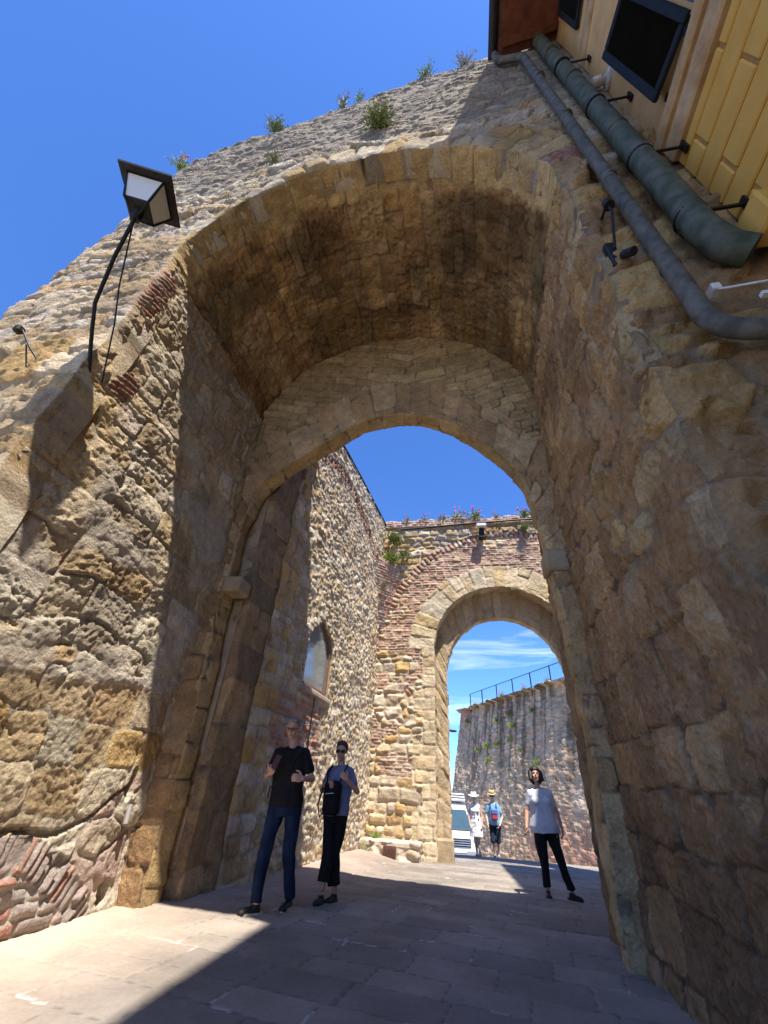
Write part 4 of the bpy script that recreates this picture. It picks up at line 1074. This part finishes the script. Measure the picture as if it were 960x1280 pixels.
def hand(mb, wrist, palm_c, side, curl=.5, s=1.0, palm_n=None):
    """palm from wrist towards palm_c, four bent fingers and a thumb; side = thumb direction"""
    w = Vector(wrist); d = (Vector(palm_c) - w).normalized(); t = Vector(side); t = (t - d * t.dot(d)).normalized()
    n = d.cross(t).normalized() if palm_n is None else Vector(palm_n).normalized()
    L = .085 * s
    M = Matrix((t, n, d)).transposed()
    mb.ell(w + d * L * .55, (.042 * s, .018 * s, .055 * s), M)
    for i, ln_ in enumerate((.070, .080, .074, .058)):
        off = (.030 - .0205 * i) * s
        a = w + d * L * .9 + t * off; k1 = a + (d * math.cos(curl * .7) + n * math.sin(curl * .7)) * ln_ * .5 * s
        k2 = k1 + (d * math.cos(curl * 1.8) + n * math.sin(curl * 1.8)) * ln_ * .5 * s
        mb.cap(w + d * L * .6 + t * off * .8, a, .010 * s, .010 * s, 8); mb.cap(a, k1, .0098 * s, .009 * s, 8); mb.cap(k1, k2, .009 * s, .0078 * s, 8)
    a = w + d * L * .25 + t * .030 * s; b = a + (d * .6 + t * .7 + n * .3).normalized() * .045 * s; c = b + (d * .85 + t * .2 + n * .4).normalized() * .032 * s
    mb.cap(a, b, .013 * s, .011 * s, 8); mb.cap(b, c, .0105 * s, .009 * s, 8)

def person(label, J, skin, top, bottom, shoe, hairc, o):
    J = {k: Vector(v) for k, v in J.items()}
    P = thing('person', label, 'person', (J['anL'] + J['anR']) / 2)
    vox = o.get('vox', .008); fem = o.get('fem', 0); s = o.get('s', 1.0); g = o.get('girth', 1.0)
    rx = (J['shR'] - J['shL']); shw = rx.length / 2; rx = rx.normalized()
    fw = rx.cross(Vector((0, 0, 1))).normalized()
    up = Vector((0, 0, 1))
    hc = J['head']; hf = Vector(o.get('face', (0, -1, 0))).normalized(); hu = Vector(o.get('hup', (0, 0, 1))); hr = hf.cross(hu).normalized(); hu = hr.cross(hf).normalized()
    HM = Matrix((hr, hf, hu)).transposed()   # local x right, y forward(face), z up
    def H(x, y, z): return hc + HM @ Vector((x, y, z)) * s
    b = MB()
    b.ell(H(0, -.012, .030), (.076 * s, .094 * s, .090 * s), HM, 20, 14)
    b.ell(H(0, .022, -.045), (.056 * s, .064 * s, .068 * s), HM, 18, 12)
    b.ell(H(0, .052, -.092), (.026 * s, .024 * s, .020 * s), HM)
    b.cap(H(0, .084, .012), H(0, .104, -.028), .009 * s, .014 * s, 8)
    b.cap(H(-.034, .078, .030), H(.034, .078, .030), .011 * s, .011 * s, 8)
    b.ell(H(0, .086, -.062), (.024 * s, .009 * s, .0075 * s), HM)
    for q_ in (-1, 1):
        b.ell(H(q_ * .078, -.008, -.004), (.010 * s, .019 * s, .031 * s), HM)
        b.ell(H(q_ * .036, .066, -.028), (.02 * s, .018 * s, .018 * s), HM)
    nk = J['neck']
    b.cap(nk - up * .04 * s, H(0, -.02, -.05), .056 * s * (.9 if fem else 1), .052 * s * (.9 if fem else 1))
    # torso
    pel = (J['hipL'] + J['hipR']) / 2; sc = (J['shL'] + J['shR']) / 2
    hw = max((J['hipR'] - J['hipL']).length / 2 + .085 * s, .15 * s) * g
    wa = J['waist']
    def torso(mbx, e, z0=0.0, flare=0, bx=0):
        lst = []
        bt = pel - up * (.06 * s - z0)
        lst.append((bt, hw * .93 + e + flare, .105 * s * g + e)); lst.append((pel + up * (.03 + z0 * .5), hw * .98 + e + flare * .8, .115 * s * g + e))
        lst.append((wa, (hw * .88 if fem else hw * .93) + e + flare * .3, .105 * s * g + e))
        ch = sc - up * .14 * s
        lst.append((ch, shw * .90 + .01 + e, .118 * s + e)); lst.append((sc - up * .05 * s, shw * .96 + e, .100 * s + e))
        lst.append((sc + up * .015 * s, shw * .78 + e, .075 * s + e)); lst.append((nk - up * .035 * s, .075 * s + e, .062 * s + e))
        mbx.rings(lst, rx, -fw)
        if fem:
            for q_ in (-1, 1): mbx.ell(ch + rx * q_ * shw * .42 + fw * .085 * s, (.062 * s + e, .052 * s + e, .058 * s + e))
    torso(b, -.03)
    arms = (('shL', 'elL', 'wrL', 'haL'), ('shR', 'elR', 'wrR', 'haR'))
    for ai, (a1, a2, a3, a4) in enumerate(arms):
        sg = -1 if ai == 0 else 1
        sh = J[a1] - rx * sg * .055 - up * .025
        b.cap(nk - up * .05 * s, sh, .045 * s, .040 * s)
        b.cap(sh, J[a2], .046 * s, .036 * s); b.cap(J[a2], J[a3], .037 * s, .026 * s)
        side = o.get('thumb' + 'LR'[ai], tuple(-rx * sg))
        hand(b, J[a3], J[a4], side, o.get('curl' + 'LR'[ai], .6), s * 1.05)
    for q_ in 'LR':
        b.cap(J['hip' + q_] + up * .0, J['kn' + q_], .078 * s * g, .052 * s); b.cap(J['kn' + q_], J['an' + q_], .050 * s, .034 * s)
        calf = J['kn' + q_].lerp(J['an' + q_], .3) - fw * .018
        b.ell(calf, (.048 * s, .052 * s, .10 * s))
    body = blob('body', b, P, skin, min(vox, .0065) if vox < .01 else vox, 3)
    # top
    t = MB(); torso(t, .016, o.get('hem', 0), o.get('flare', .01))
    sl = o.get('sleeve', .62)
    for ai, (a1, a2, a3, a4) in enumerate(arms):
        if sl <= 0: continue
        sg = -1 if ai == 0 else 1
        sh = J[a1] - rx * sg * .045 - up * .012; e = sh.lerp(J[a2], min(sl, 1))
        t.cap(sh - up * .008, e, .060 * s, .055 * s); t.cap(nk - up * .055 * s, sh, .052 * s, .056 * s)
    if sl > 0:
        pass
    T_ = blob('top', t, P, top, vox, 2, .016, 8)
    T_.name = o.get('topname', 'shirt')
    # bottom
    if bottom is not None:
        t = MB(); bl = o.get('leg', 1.0); fl = o.get('hemw', .058)
        t.rings([(pel + up * .10 * s, hw * .90, .098 * s * g), (pel, hw * .98, .116 * s * g), (pel - up * .08, hw * .98, .118 * s * g)], rx, -fw)
        for q_ in 'LR':
            hp = J['hip' + q_] - up * .02; kn = J['kn' + q_]; an = J['an' + q_]
            t.cap(hp, kn, .098 * s * g, .070 * s)
            if bl >= 1:
                e = kn.lerp(an, min(1, bl - 0.02))
                t.cap(kn, kn.lerp(an, .5), .069 * s, .062 * s); t.tube([kn.lerp(an, .4), e], [.062 * s, fl * s], 14)
            elif bl > .5:
                t.tube([kn.lerp(an, -.05), kn.lerp(an, (bl - .5) * 2)], [.070 * s, fl * s], 14)
            else:
                t.tube([hp, kn.lerp(an, .12)], [.095 * s, .082 * s], 14)
        B_ = blob(o.get('botname', 'trousers'), t, P, bottom, vox, 2, .016, 8)
    # shoes
    for q_ in 'LR':
        an, to = J['an' + q_], J['to' + q_]
        d = (to - an); dz = Vector((d.x, d.y, 0)); dz = dz.normalized() if dz.length > .02 else fw.copy()
        gd = float(gz(an.x, an.y)) + .0; base = min(an.z - .075, to.z - .02) if o.get('lift' + q_) else gd
        lift = o.get('lift' + q_, 0)
        sd = Vector((-dz.y, dz.x, 0)); heel = Vector((an.x, an.y, base + lift)) - dz * .06 * s; L = .27 * s
        rg = lambda f, w, zt, z0=0: [heel + dz * L * f + sd * w * c_ * s + up * (z0 if s_ < .5 else zt) * s for c_, s_ in ((-1, 0), (1, 0), (1, .2), (.75, 1), (-.75, 1), (-1, .2))]
        t = MB()
        t.rings([(heel + dz * .07 * s + up * .03, .036 * s, .062 * s), (Vector((an.x, an.y, heel.z + .085 * s)), .036 * s, .046 * s)], sd, dz)
        t.cap(heel + dz * .045 * s + up * .04 * s, heel + dz * .20 * s + up * .032 * s, .040 * s, .034 * s)
        t.ell(heel + dz * .20 * s + up * .03 * s, (.045 * s, .045 * s, .03 * s))
        S_ = blob('shoe', t, P, shoe, .007 if vox < .01 else .010, 2)
        t = MB(); secs = []
        n = 18
        for zz in (0.0, .022):
            secs.append([heel + dz * (.105 + .135 * math.cos(2 * math.pi * i / n)) * s + sd * .047 * s * math.sin(2 * math.pi * i / n) + up * (zz + .003) for i in range(n)])
        t.loft(secs); t.build('sole', o.get('sole', shoe), S_)
    # hair
    if hairc is not None:
        t = MB(); hs = o.get('hair', 'short')
        t.ell(H(0, -.030, .050), (.087 * s, .096 * s, .090 * s), HM, 20, 14); t.cap(H(-.045, .045, .098), H(.045, .045, .098), .026 * s, .026 * s)
        if hs == 'bob':
            t.ell(H(0, -.005, .080), (.094 * s, .098 * s, .066 * s), HM); t.ell(H(0, -.050, -.01), (.118 * s, .070 * s, .125 * s), HM); t.cap(H(-.084, .01, .05), H(-.092, .03, -.075), .042 * s, .036 * s); t.cap(H(.084, .01, .05), H(.092, .03, -.075), .042 * s, .036 * s)
            t.cap(H(-.05, .050, .092), H(.05, .050, .092), .024 * s, .024 * s)
        elif hs == 'mid':
            t.ell(H(0, -.03, .045), (.090 * s, .092 * s, .088 * s), HM); t.cap(H(-.05, .04, .092), H(.05, .04, .092), .022 * s, .022 * s)
        blob('hair', t, P, hairc, .007 if vox < .01 else .01, 2, .004, 30)
    # eyes, mouth, glasses
    t = MB()
    for q_ in (-1, 1): t.ell(H(q_ * .031, .078, .008), (.013 * s, .008 * s, .006 * s), HM, 10, 6)
    t.build('eyes', M_EYE, P)
    t = MB(); t.ell(H(0, .0945, -.062), (.019 * s, .005 * s, .0035 * s), HM, 10, 6); t.build('mouth', M_LIP, P)
    gl = o.get('glasses')
    if gl:
        t = MB()
        for q_ in (-1, 1):
            if gl == 'sun': t.ell(H(q_ * .034, .093, .008), (.030 * s, .008 * s, .022 * s), HM, 12, 8)
            else:
                cc = [H(q_ * .033 + .026 * math.cos(a), .098, .006 + .018 * math.sin(a)) for a in np.linspace(0, 2 * math.pi, 14)]
                t.tube(cc, .0022 * s, 5)
            t.tube([H(q_ * .062, .090, .012), H(q_ * .080, .0, .010)], .003 * s, 5)
        t.tube([H(-.012, .102, .012), H(.012, .102, .012)], .003 * s, 5)
        t.build('glasses', M_IRON, P)
    return P, J, H, HM, fw, rx
def cloth(name, c, c2=None, sc=14, rough=.85): return plain(name, c, rough, 0, .15, sc, .25, .004, .2, c2)
M_EYE = plain('dark_eye', (.02, .015, .012), .3, 0, .1, 10, 0)
M_LIP = plain('lip', (.32, .12, .10), .6, 0, .1, 10, 0)
SK1 = plain('tanned_skin', (.55, .31, .21), .55, 0, .08, 14, .05)
SK2 = plain('fair_skin', (.58, .36, .27), .55, 0, .08, 14, .05)
BLK = cloth('black_cotton', (.012, .012, .014)); JEAN = cloth('dark_denim', (.006, .011, .028), (.016, .030, .068), 5)
SHO = plain('black_shoe', (.015, .015, .016), .6); SOLE = plain('cream_sole', (.55, .50, .36), .7)
HAIRG = plain('grey_hair', (.20, .19, .18), .8, 0, .3, 60, .4); HAIRD = plain('dark_hair', (.018, .012, .01), .6, 0, .3, 60, .4); HAIRB = plain('brown_hair', (.06, .035, .025), .7, 0, .3, 60, .4)
man = dict(head=(-2.165, 5.53, 1.675), neck=(-2.13, 5.56, 1.50), shL=(-2.35, 5.53, 1.405), shR=(-1.92, 5.57, 1.425), elL=(-2.40, 5.52, 1.165), wrL=(-2.27, 5.28, 1.18), haL=(-2.20, 5.24, 1.25),
           elR=(-1.83, 5.53, 1.16), wrR=(-1.86, 5.29, 1.155), haR=(-1.95, 5.23, 1.165), waist=(-2.13, 5.56, 1.05), hipL=(-2.20, 5.53, .87), hipR=(-2.02, 5.57, .875),
           knL=(-2.22, 5.42, .47), anL=(-2.17, 5.30, .085), toL=(-2.33, 5.13, .03), knR=(-1.99, 5.53, .47), anR=(-1.955, 5.66, .085), toR=(-1.96, 5.45, .03))
P, J, H, HM, fw, rx = person('man in black T-shirt and dark jeans walking in the shade holding a phone', man, SK1, BLK, JEAN, SHO, HAIRG,
       dict(face=(.10, -1, -.22), hup=(0, -.1, 1), glasses='clear', sole=SOLE, leg=1.0, hemw=.060, hem=.06, thumbL=(.4, -.3, .7), thumbR=(0, .2, 1), curlL=.9, curlR=.9))
PH = thing('phone', 'smartphone held in the hand of the man in the black T-shirt', 'phone', (-2.20, 5.20, 1.27))
mb = MB(); mb.box(-.036, -.004, -.075, .036, .004, .075, T((-2.175, 5.205, 1.30)) @ Matrix.Rotation(R(-20), 4, 'X') @ Matrix.Rotation(R(12), 4, 'Y'), .003)
mb.build('case', plain('red_brown_case', (.10, .03, .025), .5), PH)
mb = MB(); mb.box(-.032, -.002, -.068, .032, .002, .068, T((-2.175, 5.212, 1.302)) @ Matrix.Rotation(R(-20), 4, 'X') @ Matrix.Rotation(R(12), 4, 'Y')); mb.build('screen', plain('screen_black', (.01, .01, .012), .1, 0, .1, 4, 0), PH)
# camera strap and bottle at his side
mb = MB(); mb.tube([(-1.98, 5.42, 1.44), (-2.1, 5.42, 1.2), (-2.30, 5.45, 1.05), (-2.33, 5.5, .95)], .008, 6); mb.build('strap', M_IRON, P)
lady = dict(head=(-1.68, 6.19, 1.495), neck=(-1.665, 6.21, 1.355), shL=(-1.85, 6.18, 1.275), shR=(-1.50, 6.22, 1.28), elL=(-1.88, 6.16, 1.05), wrL=(-1.76, 5.99, 1.09), haL=(-1.69, 5.96, 1.12),
            elR=(-1.42, 6.18, 1.06), wrR=(-1.52, 5.99, 1.18), haR=(-1.59, 5.96, 1.24), waist=(-1.665, 6.21, .98), hipL=(-1.74, 6.19, .80), hipR=(-1.61, 6.21, .805),
            knL=(-1.70, 6.10, .44), anL=(-1.715, 6.05, .13), toL=(-1.73, 5.88, .03), knR=(-1.645, 6.20, .44), anR=(-1.62, 6.25, .085), toR=(-1.68, 6.03, .03))
P, J, H, HM, fw, rx = person('woman in blue-grey T-shirt, black cropped trousers and sunglasses walking with a black bag', lady, SK1, cloth('blue_grey_tee', (.17, .19, .30), (.22, .24, .36)), BLK, SHO, HAIRB,
       dict(face=(.05, -1, -.12), glasses='sun', fem=1, s=.93, leg=.92, hemw=.085, hem=.05, hair='mid', sole=SHO, curlL=1.0, curlR=1.1, thumbR=(0, 0, 1), thumbL=(0, 0, 1), liftL=.0))
BG = thing('backpack', 'black backpack worn on the front by the woman in sunglasses', 'backpack', (-1.70, 6.02, .9))
t = MB(); t.box(-1.81, 5.96, .80, -1.60, 6.10, 1.16, None, .04); t.box(-1.79, 5.92, .82, -1.62, 5.97, 1.0, None, .02)
blob('bag_body', t, BG, BLK, .009, 6)
t = MB(); t.tube([(-1.79, 6.05, 1.14), (-1.80, 6.06, 1.25), (-1.77, 6.15, 1.335)], .012, 6); t.tube([(-1.62, 6.02, 1.14), (-1.575, 5.99, 1.25), (-1.57, 6.15, 1.34)], .012, 6); t.tube([(-1.82, 6.0, 1.08), (-1.86, 5.98, .9), (-1.83, 6.0, .78), (-1.80, 6.02, .82)], .010, 6)
t.build('strap', M_IRON, BG)
t = MB(); t.tube([(-1.76, 5.915, 1.02), (-1.66, 5.915, 1.03)], .004, 5); t.build('zip', M_WHITEP, BG)
wn = dict(head=(1.135, 8.80, 1.435), neck=(1.15, 8.82, 1.29), shL=(.965, 8.80, 1.20), shR=(1.365, 8.81, 1.215), elL=(.925, 8.82, .93), wrL=(.885, 8.74, .72), haL=(.875, 8.70, .64), elR=(1.41, 8.83, .93), wrR=(1.44, 8.76, .73), haR=(1.44, 8.72, .65),
          waist=(1.175, 8.82, .91), hipL=(1.085, 8.80, .72), hipR=(1.265, 8.81, .72), knL=(1.10, 8.78, .32), anL=(1.105, 8.80, -.03), toL=(1.09, 8.60, -.10), knR=(1.355, 8.78, .30), anR=(1.45, 8.80, -.03), toR=(1.60, 8.66, -.10))
WB = cloth('white_blouse', (.62, .62, .68), (.70, .70, .76), 30)
P, J, H, HM, fw, rx = person('dark haired woman in white blouse and black trousers standing alone looking up', wn, SK1, WB, BLK, SHO, HAIRD,
       dict(face=(-.06, -1, .42), hup=(0, .4, 1), fem=1, s=.98, girth=1.2, leg=1.0, hemw=.066, hem=-.02, flare=.03, hair='bob', curlL=.5, curlR=.5, thumbL=(0, -1, 0), thumbR=(0, -1, 0)))
t = MB(); t.tube([(1.155, 8.685, 1.12), (1.165, 8.68, .95), (1.17, 8.685, .78)], .004, 5); t.build('button_placket', M_WHITEP, P)
def fsp(p): return tuple(c + (q - c) * 1.106 for q, c in zip(p, (0, 0, 1.13)))
def FS(**k): return {a: fsp(v) for a, v in k.items()}
fwm = FS(head=(.10, 15.98, 1.0), neck=(.11, 16.0, .87), shL=(-.03, 16.0, .80), shR=(.27, 16.0, .80), elL=(-.09, 16.0, .53), wrL=(-.05, 15.93, .32), haL=(-.02, 15.9, .25), elR=(.32, 16.03, .53), wrR=(.32, 15.95, .33), haR=(.31, 15.92, .26),
           waist=(.12, 16.0, .53), hipL=(.06, 16.0, .33), hipR=(.20, 16.0, .33), knL=(.09, 15.97, -.07), anL=(.12, 16.02, -.37), toL=(.09, 15.83, -.44), knR=(.18, 15.97, -.07), anR=(.20, 15.94, -.37), toR=(.22, 15.76, -.44))
DRS = cloth('patterned_white_dress', (.75, .73, .70), (.70, .68, .66))
P, J, H, HM, fw, rx = person('woman in a white patterned dress and white sun hat in front of the van', fwm, SK2, DRS, None, plain('tan_sandal', (.4, .27, .18), .7), HAIRB,
       dict(face=(0, -1, -.05), fem=1, s=1.02, vox=.012, sleeve=.12, hem=-.05, flare=.03, hair='mid', topname='dress', thumbL=(0, -1, 0), thumbR=(0, -1, 0)))
t = MB()
t.rings([(Vector(fsp((.125, 16, .42))), .172, .135), (Vector(fsp((.13, 16, .25))), .205, .16), (Vector(fsp((.135, 15.99, .03))), .225, .18)], rx, -fw); blob('skirt', t, P, DRS, .012, 2, .02, 10)
t = MB(); rs = random.Random(4)
for i in range(16):
    x = .125 + rs.uniform(-.11, .11); zc = rs.uniform(.08, .74); yy = 15.862 - (.02 if zc < .3 else 0)
    t.ell(fsp((x, yy + .02 + abs(x - .125) * .25, zc)), (rs.uniform(.012, .03), .022, rs.uniform(.01, .022)), None, 6, 5)
t.build('dress_pattern', BLK, P)
def hat(H, mat, par, brim=.17, crown=.105, band=None):
    t = MB(); n = 28
    secs = []
    for rr_, zz in ((.06, .165), (crown * .85, .16), (crown, .12), (crown * 1.03, .075), (brim, .062), (brim, .055), (crown, .062), (crown * .9, .1), (.05, .15)):
        secs.append([H(rr_ * math.cos(2 * math.pi * i / n), -.01 + rr_ * math.sin(2 * math.pi * i / n) * 1.12, zz + .02 * math.cos(4 * math.pi * i / n) * (rr_ / .17)) for i in range(n)])
    t.loft(secs); h_ = t.build('hat', mat, par, True)
    if band is not None:
        t = MB(); secs = [[H(rr_ * math.cos(2 * math.pi * i / n), -.01 + rr_ * math.sin(2 * math.pi * i / n) * 1.12, zz) for i in range(n)] for rr_, zz in ((crown * 1.045, .075), (crown * 1.03, .10))]
        t.loft(secs); t.build('hat_band', band, h_)
hat(H, plain('white_straw', (.72, .66, .56), .85, 0, .1, 40, .3), P, .19, .10)
fm = FS(head=(.665, 16.08, 1.07), neck=(.68, 16.1, .92), shL=(.51, 16.1, .84), shR=(.87, 16.1, .845), elL=(.455, 16.1, .56), wrL=(.49, 15.97, .36), haL=(.50, 15.92, .29), elR=(.94, 16.12, .56), wrR=(.84, 15.93, .36), haR=(.80, 15.90, .30),
          waist=(.69, 16.1, .54), hipL=(.61, 16.1, .36), hipR=(.78, 16.1, .36), knL=(.615, 16.03, -.03), anL=(.64, 16.1, -.38), toL=(.61, 15.9, -.45), knR=(.755, 16.12, -.03), anR=(.755, 16.2, -.38), toR=(.73, 15.99, -.45))
P, J, H, HM, fw, rx = person('man in blue T-shirt, dark shorts and straw hat walking beside the woman in the dress', fm, SK2, cloth('blue_tee', (.16, .34, .50), (.2, .4, .56)), cloth('dark_shorts', (.02, .028, .05)), plain('grey_shoe', (.25, .25, .26), .7), HAIRG,
       dict(face=(-.05, -1, -.05), glasses='sun', s=1.1, vox=.012, leg=.3, hem=.04, botname='shorts', thumbL=(0, -1, 0), thumbR=(0, -1, 0)))
hat(H, plain('tan_straw', (.60, .40, .20), .85, 0, .1, 40, .3), P, .14, .10, BLK)
VS = thing('chest_pack', 'red and blue pack worn on the chest of the man in the straw hat', 'pack', fsp((.69, 15.93, .7)))
def fbox(x0, y0, z0, x1, y1, z1): return (*fsp((x0, y0, z0)), *fsp((x1, y1, z1)))
t = MB(); t.box(*fbox(.60, 15.86, .46, .80, 15.98, .72), None, .04); blob('pack_body', t, VS, plain('red_nylon', (.45, .06, .08), .6), .012, 4)
t = MB(); t.box(*fbox(.60, 15.85, .60, .80, 15.94, .76), None, .03); blob('pack_top', t, VS, plain('blue_nylon', (.10, .16, .40), .6), .012, 4)
for sx in (.60, .78):
    t = MB(); t.tube([fsp(p) for p in ((sx, 15.92, .74), (sx - .01, 15.95, .83), (sx, 16.04, .90))], .02, 6); t.build('strap', plain('navy_strap', (.03, .04, .10), .7), VS)

# ================================================================== VAN
VAN = thing('camper_van', 'white camper van with dark roof slats parked beyond the far archway', 'van', (-.9, 24, -1.6))
vg = float(gz0(24.5)) ; VM = T((-.55, 23.4, vg)) @ Matrix.Rotation(R(14), 4, 'Z') @ Matrix.Rotation(R(-7), 4, 'X')
WHT = plain('white_van_paint', (.78, .79, .80), .3, 0, .03, 2, 0, .001, .6); VD = plain('black_trim', (.02, .02, .022), .5); GLS = plain('windscreen', (.05, .09, .11), .08, 0, .1, 2, 0, .001, .9)
def rsec(y, hw, z0, z1, top=None, r=.12):
    tw = top if top else hw
    pts = [(-hw, z0 + r), (-hw + r, z0), (hw - r, z0), (hw, z0 + r), (hw, (z0 + z1) * .5), (tw, z1 - r), (tw - r, z1), (-tw + r, z1), (-tw, z1 - r), (-hw, (z0 + z1) * .5)]
    return [VM @ Vector((a, y, b)) for a, b in pts]
t = MB(); t.loft([rsec(-.02, .80, .42, .92), rsec(.10, .93, .32, 1.06), rsec(.45, .97, .30, 1.20), rsec(.95, .99, .30, 1.32, .93), rsec(1.35, .99, .30, 1.75, .90), rsec(1.85, .99, .30, 2.30, .88), rsec(2.2, .99, .30, 2.55, .9), rsec(5.6, .99, .32, 2.6, .9), rsec(5.7, .95, .4, 2.5, .85)])
body = t.build('body', WHT, VAN, True)
t = MB(); t.loft([[VM @ Vector(p) for p in ((-.82, .99, 1.37), (.82, .99, 1.37), (.82, .985, 1.35), (-.82, .985, 1.35))], [VM @ Vector(p) for p in ((-.76, 1.70, 2.20), (.76, 1.70, 2.20), (.76, 1.69, 2.19), (-.76, 1.69, 2.19))]])
t = MB(); t.prism([VM @ Vector(p) for p in ((-.84, .93, 1.36), (.84, .93, 1.36), (.77, 1.70, 2.17), (-.77, 1.70, 2.17))], VM.to_3x3() @ Vector((0, -.03, .03))); t.build('windscreen', GLS, VAN)
t = MB(); t.box(-.52, -.055, .70, .52, .0, 1.0, VM, .03); G_ = t.build('grille', VD, VAN)
t = MB()
for zz in (.74, .82, .90): t.box(-.50, -.075, zz, .50, -.056, zz + .035, VM)
t.build('grille_bar', plain('chrome', (.6, .6, .62), .25, .8, .05, 5, 0), G_)
t = MB(); t.box(-.9, -.12, .30, .9, .12, .60, VM, .05); t.build('bumper', plain('grey_bumper', (.25, .27, .30), .5), VAN)
t = MB(); t.box(-.28, -.14, .50, .28, -.125, .62, VM); t.build('number_plate', M_WHITEP, VAN)
for sx in (-1, 1):
    t = MB(); t.ell(VM @ Vector((sx * .70, .04, .93)), (.17, .10, .10)); t.build('headlight', plain('headlight_glass', (.5, .53, .56), .1, .2, .05, 5, 0), VAN, True)
    t = MB(); t.box(sx * 1.0 - .02 if sx > 0 else -1.2, 1.0, 1.40, 1.2 if sx > 0 else -.98, 1.12, 1.72, VM, .03); t.build('wing_mirror', VD, VAN)
    for yy in (.95, 4.6):
        t = MB(); t.tube([VM @ Vector((sx * .78, yy, .34)), VM @ Vector((sx * 1.0, yy, .34))], .34, 20); w_ = t.build('wheel', VD, VAN, True)
        t = MB(); t.tube([VM @ Vector((sx * .99, yy, .34)), VM @ Vector((sx * 1.01, yy, .34))], .2, 14); t.build('hub', plain('alloy', (.5, .5, .5), .3, .7), w_)
t = MB(); t.box(-.86, 1.95, 2.58, .86, 5.4, 2.66, VM, .03)
for yy, zz in ((1.9, 2.62), (1.98, 2.74), (2.06, 2.86)): t.box(-.84, yy, zz, .84, yy + .05, zz + .06, VM)
t.build('roof_rack', plain('white_rack', (.7, .71, .72), .4), VAN)
t = MB(); t.box(-.82, 2.14, 2.67, .82, 3.4, 2.92, VM, .03); t.build('roof_box', VD, VAN)

# ================================================================== SKY, SUN, CAMERA
W = bpy.data.worlds.new('World'); SC.world = W; W.use_nodes = True
nt = W.node_tree; bg = nt.nodes['Background']
SUND = Vector((-.235, .365, -1.0)).normalized()
elev = math.asin(-SUND.z); az = math.atan2(-SUND.x, -SUND.y)  # direction to sun, from +Y clockwise
sky = nt.nodes.new('ShaderNodeTexSky'); sky.sky_type = 'NISHITA'; sky.sun_disc = False
sky.sun_elevation = elev; sky.sun_rotation = az; sky.altitude = 300; sky.air_density = 1.0; sky.dust_density = .3; sky.ozone_density = 2.5
tc = nt.nodes.new('ShaderNodeTexCoord')
mp = nt.nodes.new('ShaderNodeMapping'); mp.inputs['Rotation'].default_value = (0, R(-28), R(20)); mp.inputs['Scale'].default_value = (2.2, 6, 15)
nt.links.new(tc.outputs['Generated'], mp.inputs['Vector'])
nz = nt.nodes.new('ShaderNodeTexNoise'); nz.inputs['Scale'].default_value = 1.3; nz.inputs['Detail'].default_value = 7; nz.inputs['Roughness'].default_value = .6; nz.inputs['Distortion'].default_value = .5
nt.links.new(mp.outputs[0], nz.inputs['Vector'])
rp = nt.nodes.new('ShaderNodeMapRange'); rp.inputs['From Min'].default_value = .52; rp.inputs['From Max'].default_value = .78; rp.inputs['To Max'].default_value = .55
nt.links.new(nz.outputs['Fac'], rp.inputs['Value'])
sx_ = nt.nodes.new('ShaderNodeSeparateXYZ'); nt.links.new(tc.outputs['Generated'], sx_.inputs[0])
lo = nt.nodes.new('ShaderNodeMapRange'); lo.inputs['From Min'].default_value = .55; lo.inputs['From Max'].default_value = .25; nt.links.new(sx_.outputs['Z'], lo.inputs['Value'])
ml = nt.nodes.new('ShaderNodeMath'); ml.operation = 'MULTIPLY'; nt.links.new(rp.outputs[0], ml.inputs[0]); nt.links.new(lo.outputs[0], ml.inputs[1])
mx = nt.nodes.new('ShaderNodeMix'); mx.data_type = 'RGBA'; nt.links.new(ml.outputs[0], mx.inputs[0]); nt.links.new(sky.outputs[0], mx.inputs[6]); mx.inputs[7].default_value = (9, 9.6, 10.5, 1)
tn = nt.nodes.new('ShaderNodeVectorMath'); tn.operation = 'MULTIPLY'; tn.inputs[1].default_value = (.50, .83, 1.36)
nt.links.new(sky.outputs[0], tn.inputs[0]); nt.links.new(tn.outputs[0], mx.inputs[6]); nt.links.new(mx.outputs[2], bg.inputs['Color']); bg.inputs['Strength'].default_value = SKYS
sd = bpy.data.lights.new('sun', 'SUN'); sd.energy = SUNS; sd.angle = R(.55); sd.color = (1, .94, .84)
so = bpy.data.objects.new('sun', sd); COL.objects.link(so); so.rotation_euler = SUND.to_track_quat('-Z', 'Y').to_euler()
cam = bpy.data.cameras.new('camera'); co = bpy.data.objects.new('camera', cam); COL.objects.link(co)
def camrot(yaw, pitch, roll):
    y, p, r = map(math.radians, (yaw, pitch, roll))
    f = Vector((-math.sin(y) * math.cos(p), math.cos(y) * math.cos(p), math.sin(p)))
    rt = Vector((math.cos(y), math.sin(y), 0)); u = rt.cross(f)
    return rt * math.cos(r) + u * math.sin(r), -rt * math.sin(r) + u * math.cos(r), f
a, b, f = camrot(12, 33.9, 3.8)
M = Matrix((a, b, -f)).transposed().to_4x4(); M.translation = Vector((0, 0, 1.13)); co.matrix_world = M
cam.sensor_fit = 'HORIZONTAL'; cam.sensor_width = 36; cam.lens = 36 * 510 / 960; cam.clip_end = 2000; cam.clip_start = .05
SC.camera = co
vs = SC.view_settings; vs.view_transform = 'Standard'; vs.look = 'None'; vs.exposure = EXPO; vs.gamma = 1; vs.use_curve_mapping = False
SC.render.engine = 'CYCLES'; SC.cycles.max_bounces = 6; SC.cycles.diffuse_bounces = 3; SC.cycles.use_denoising = True
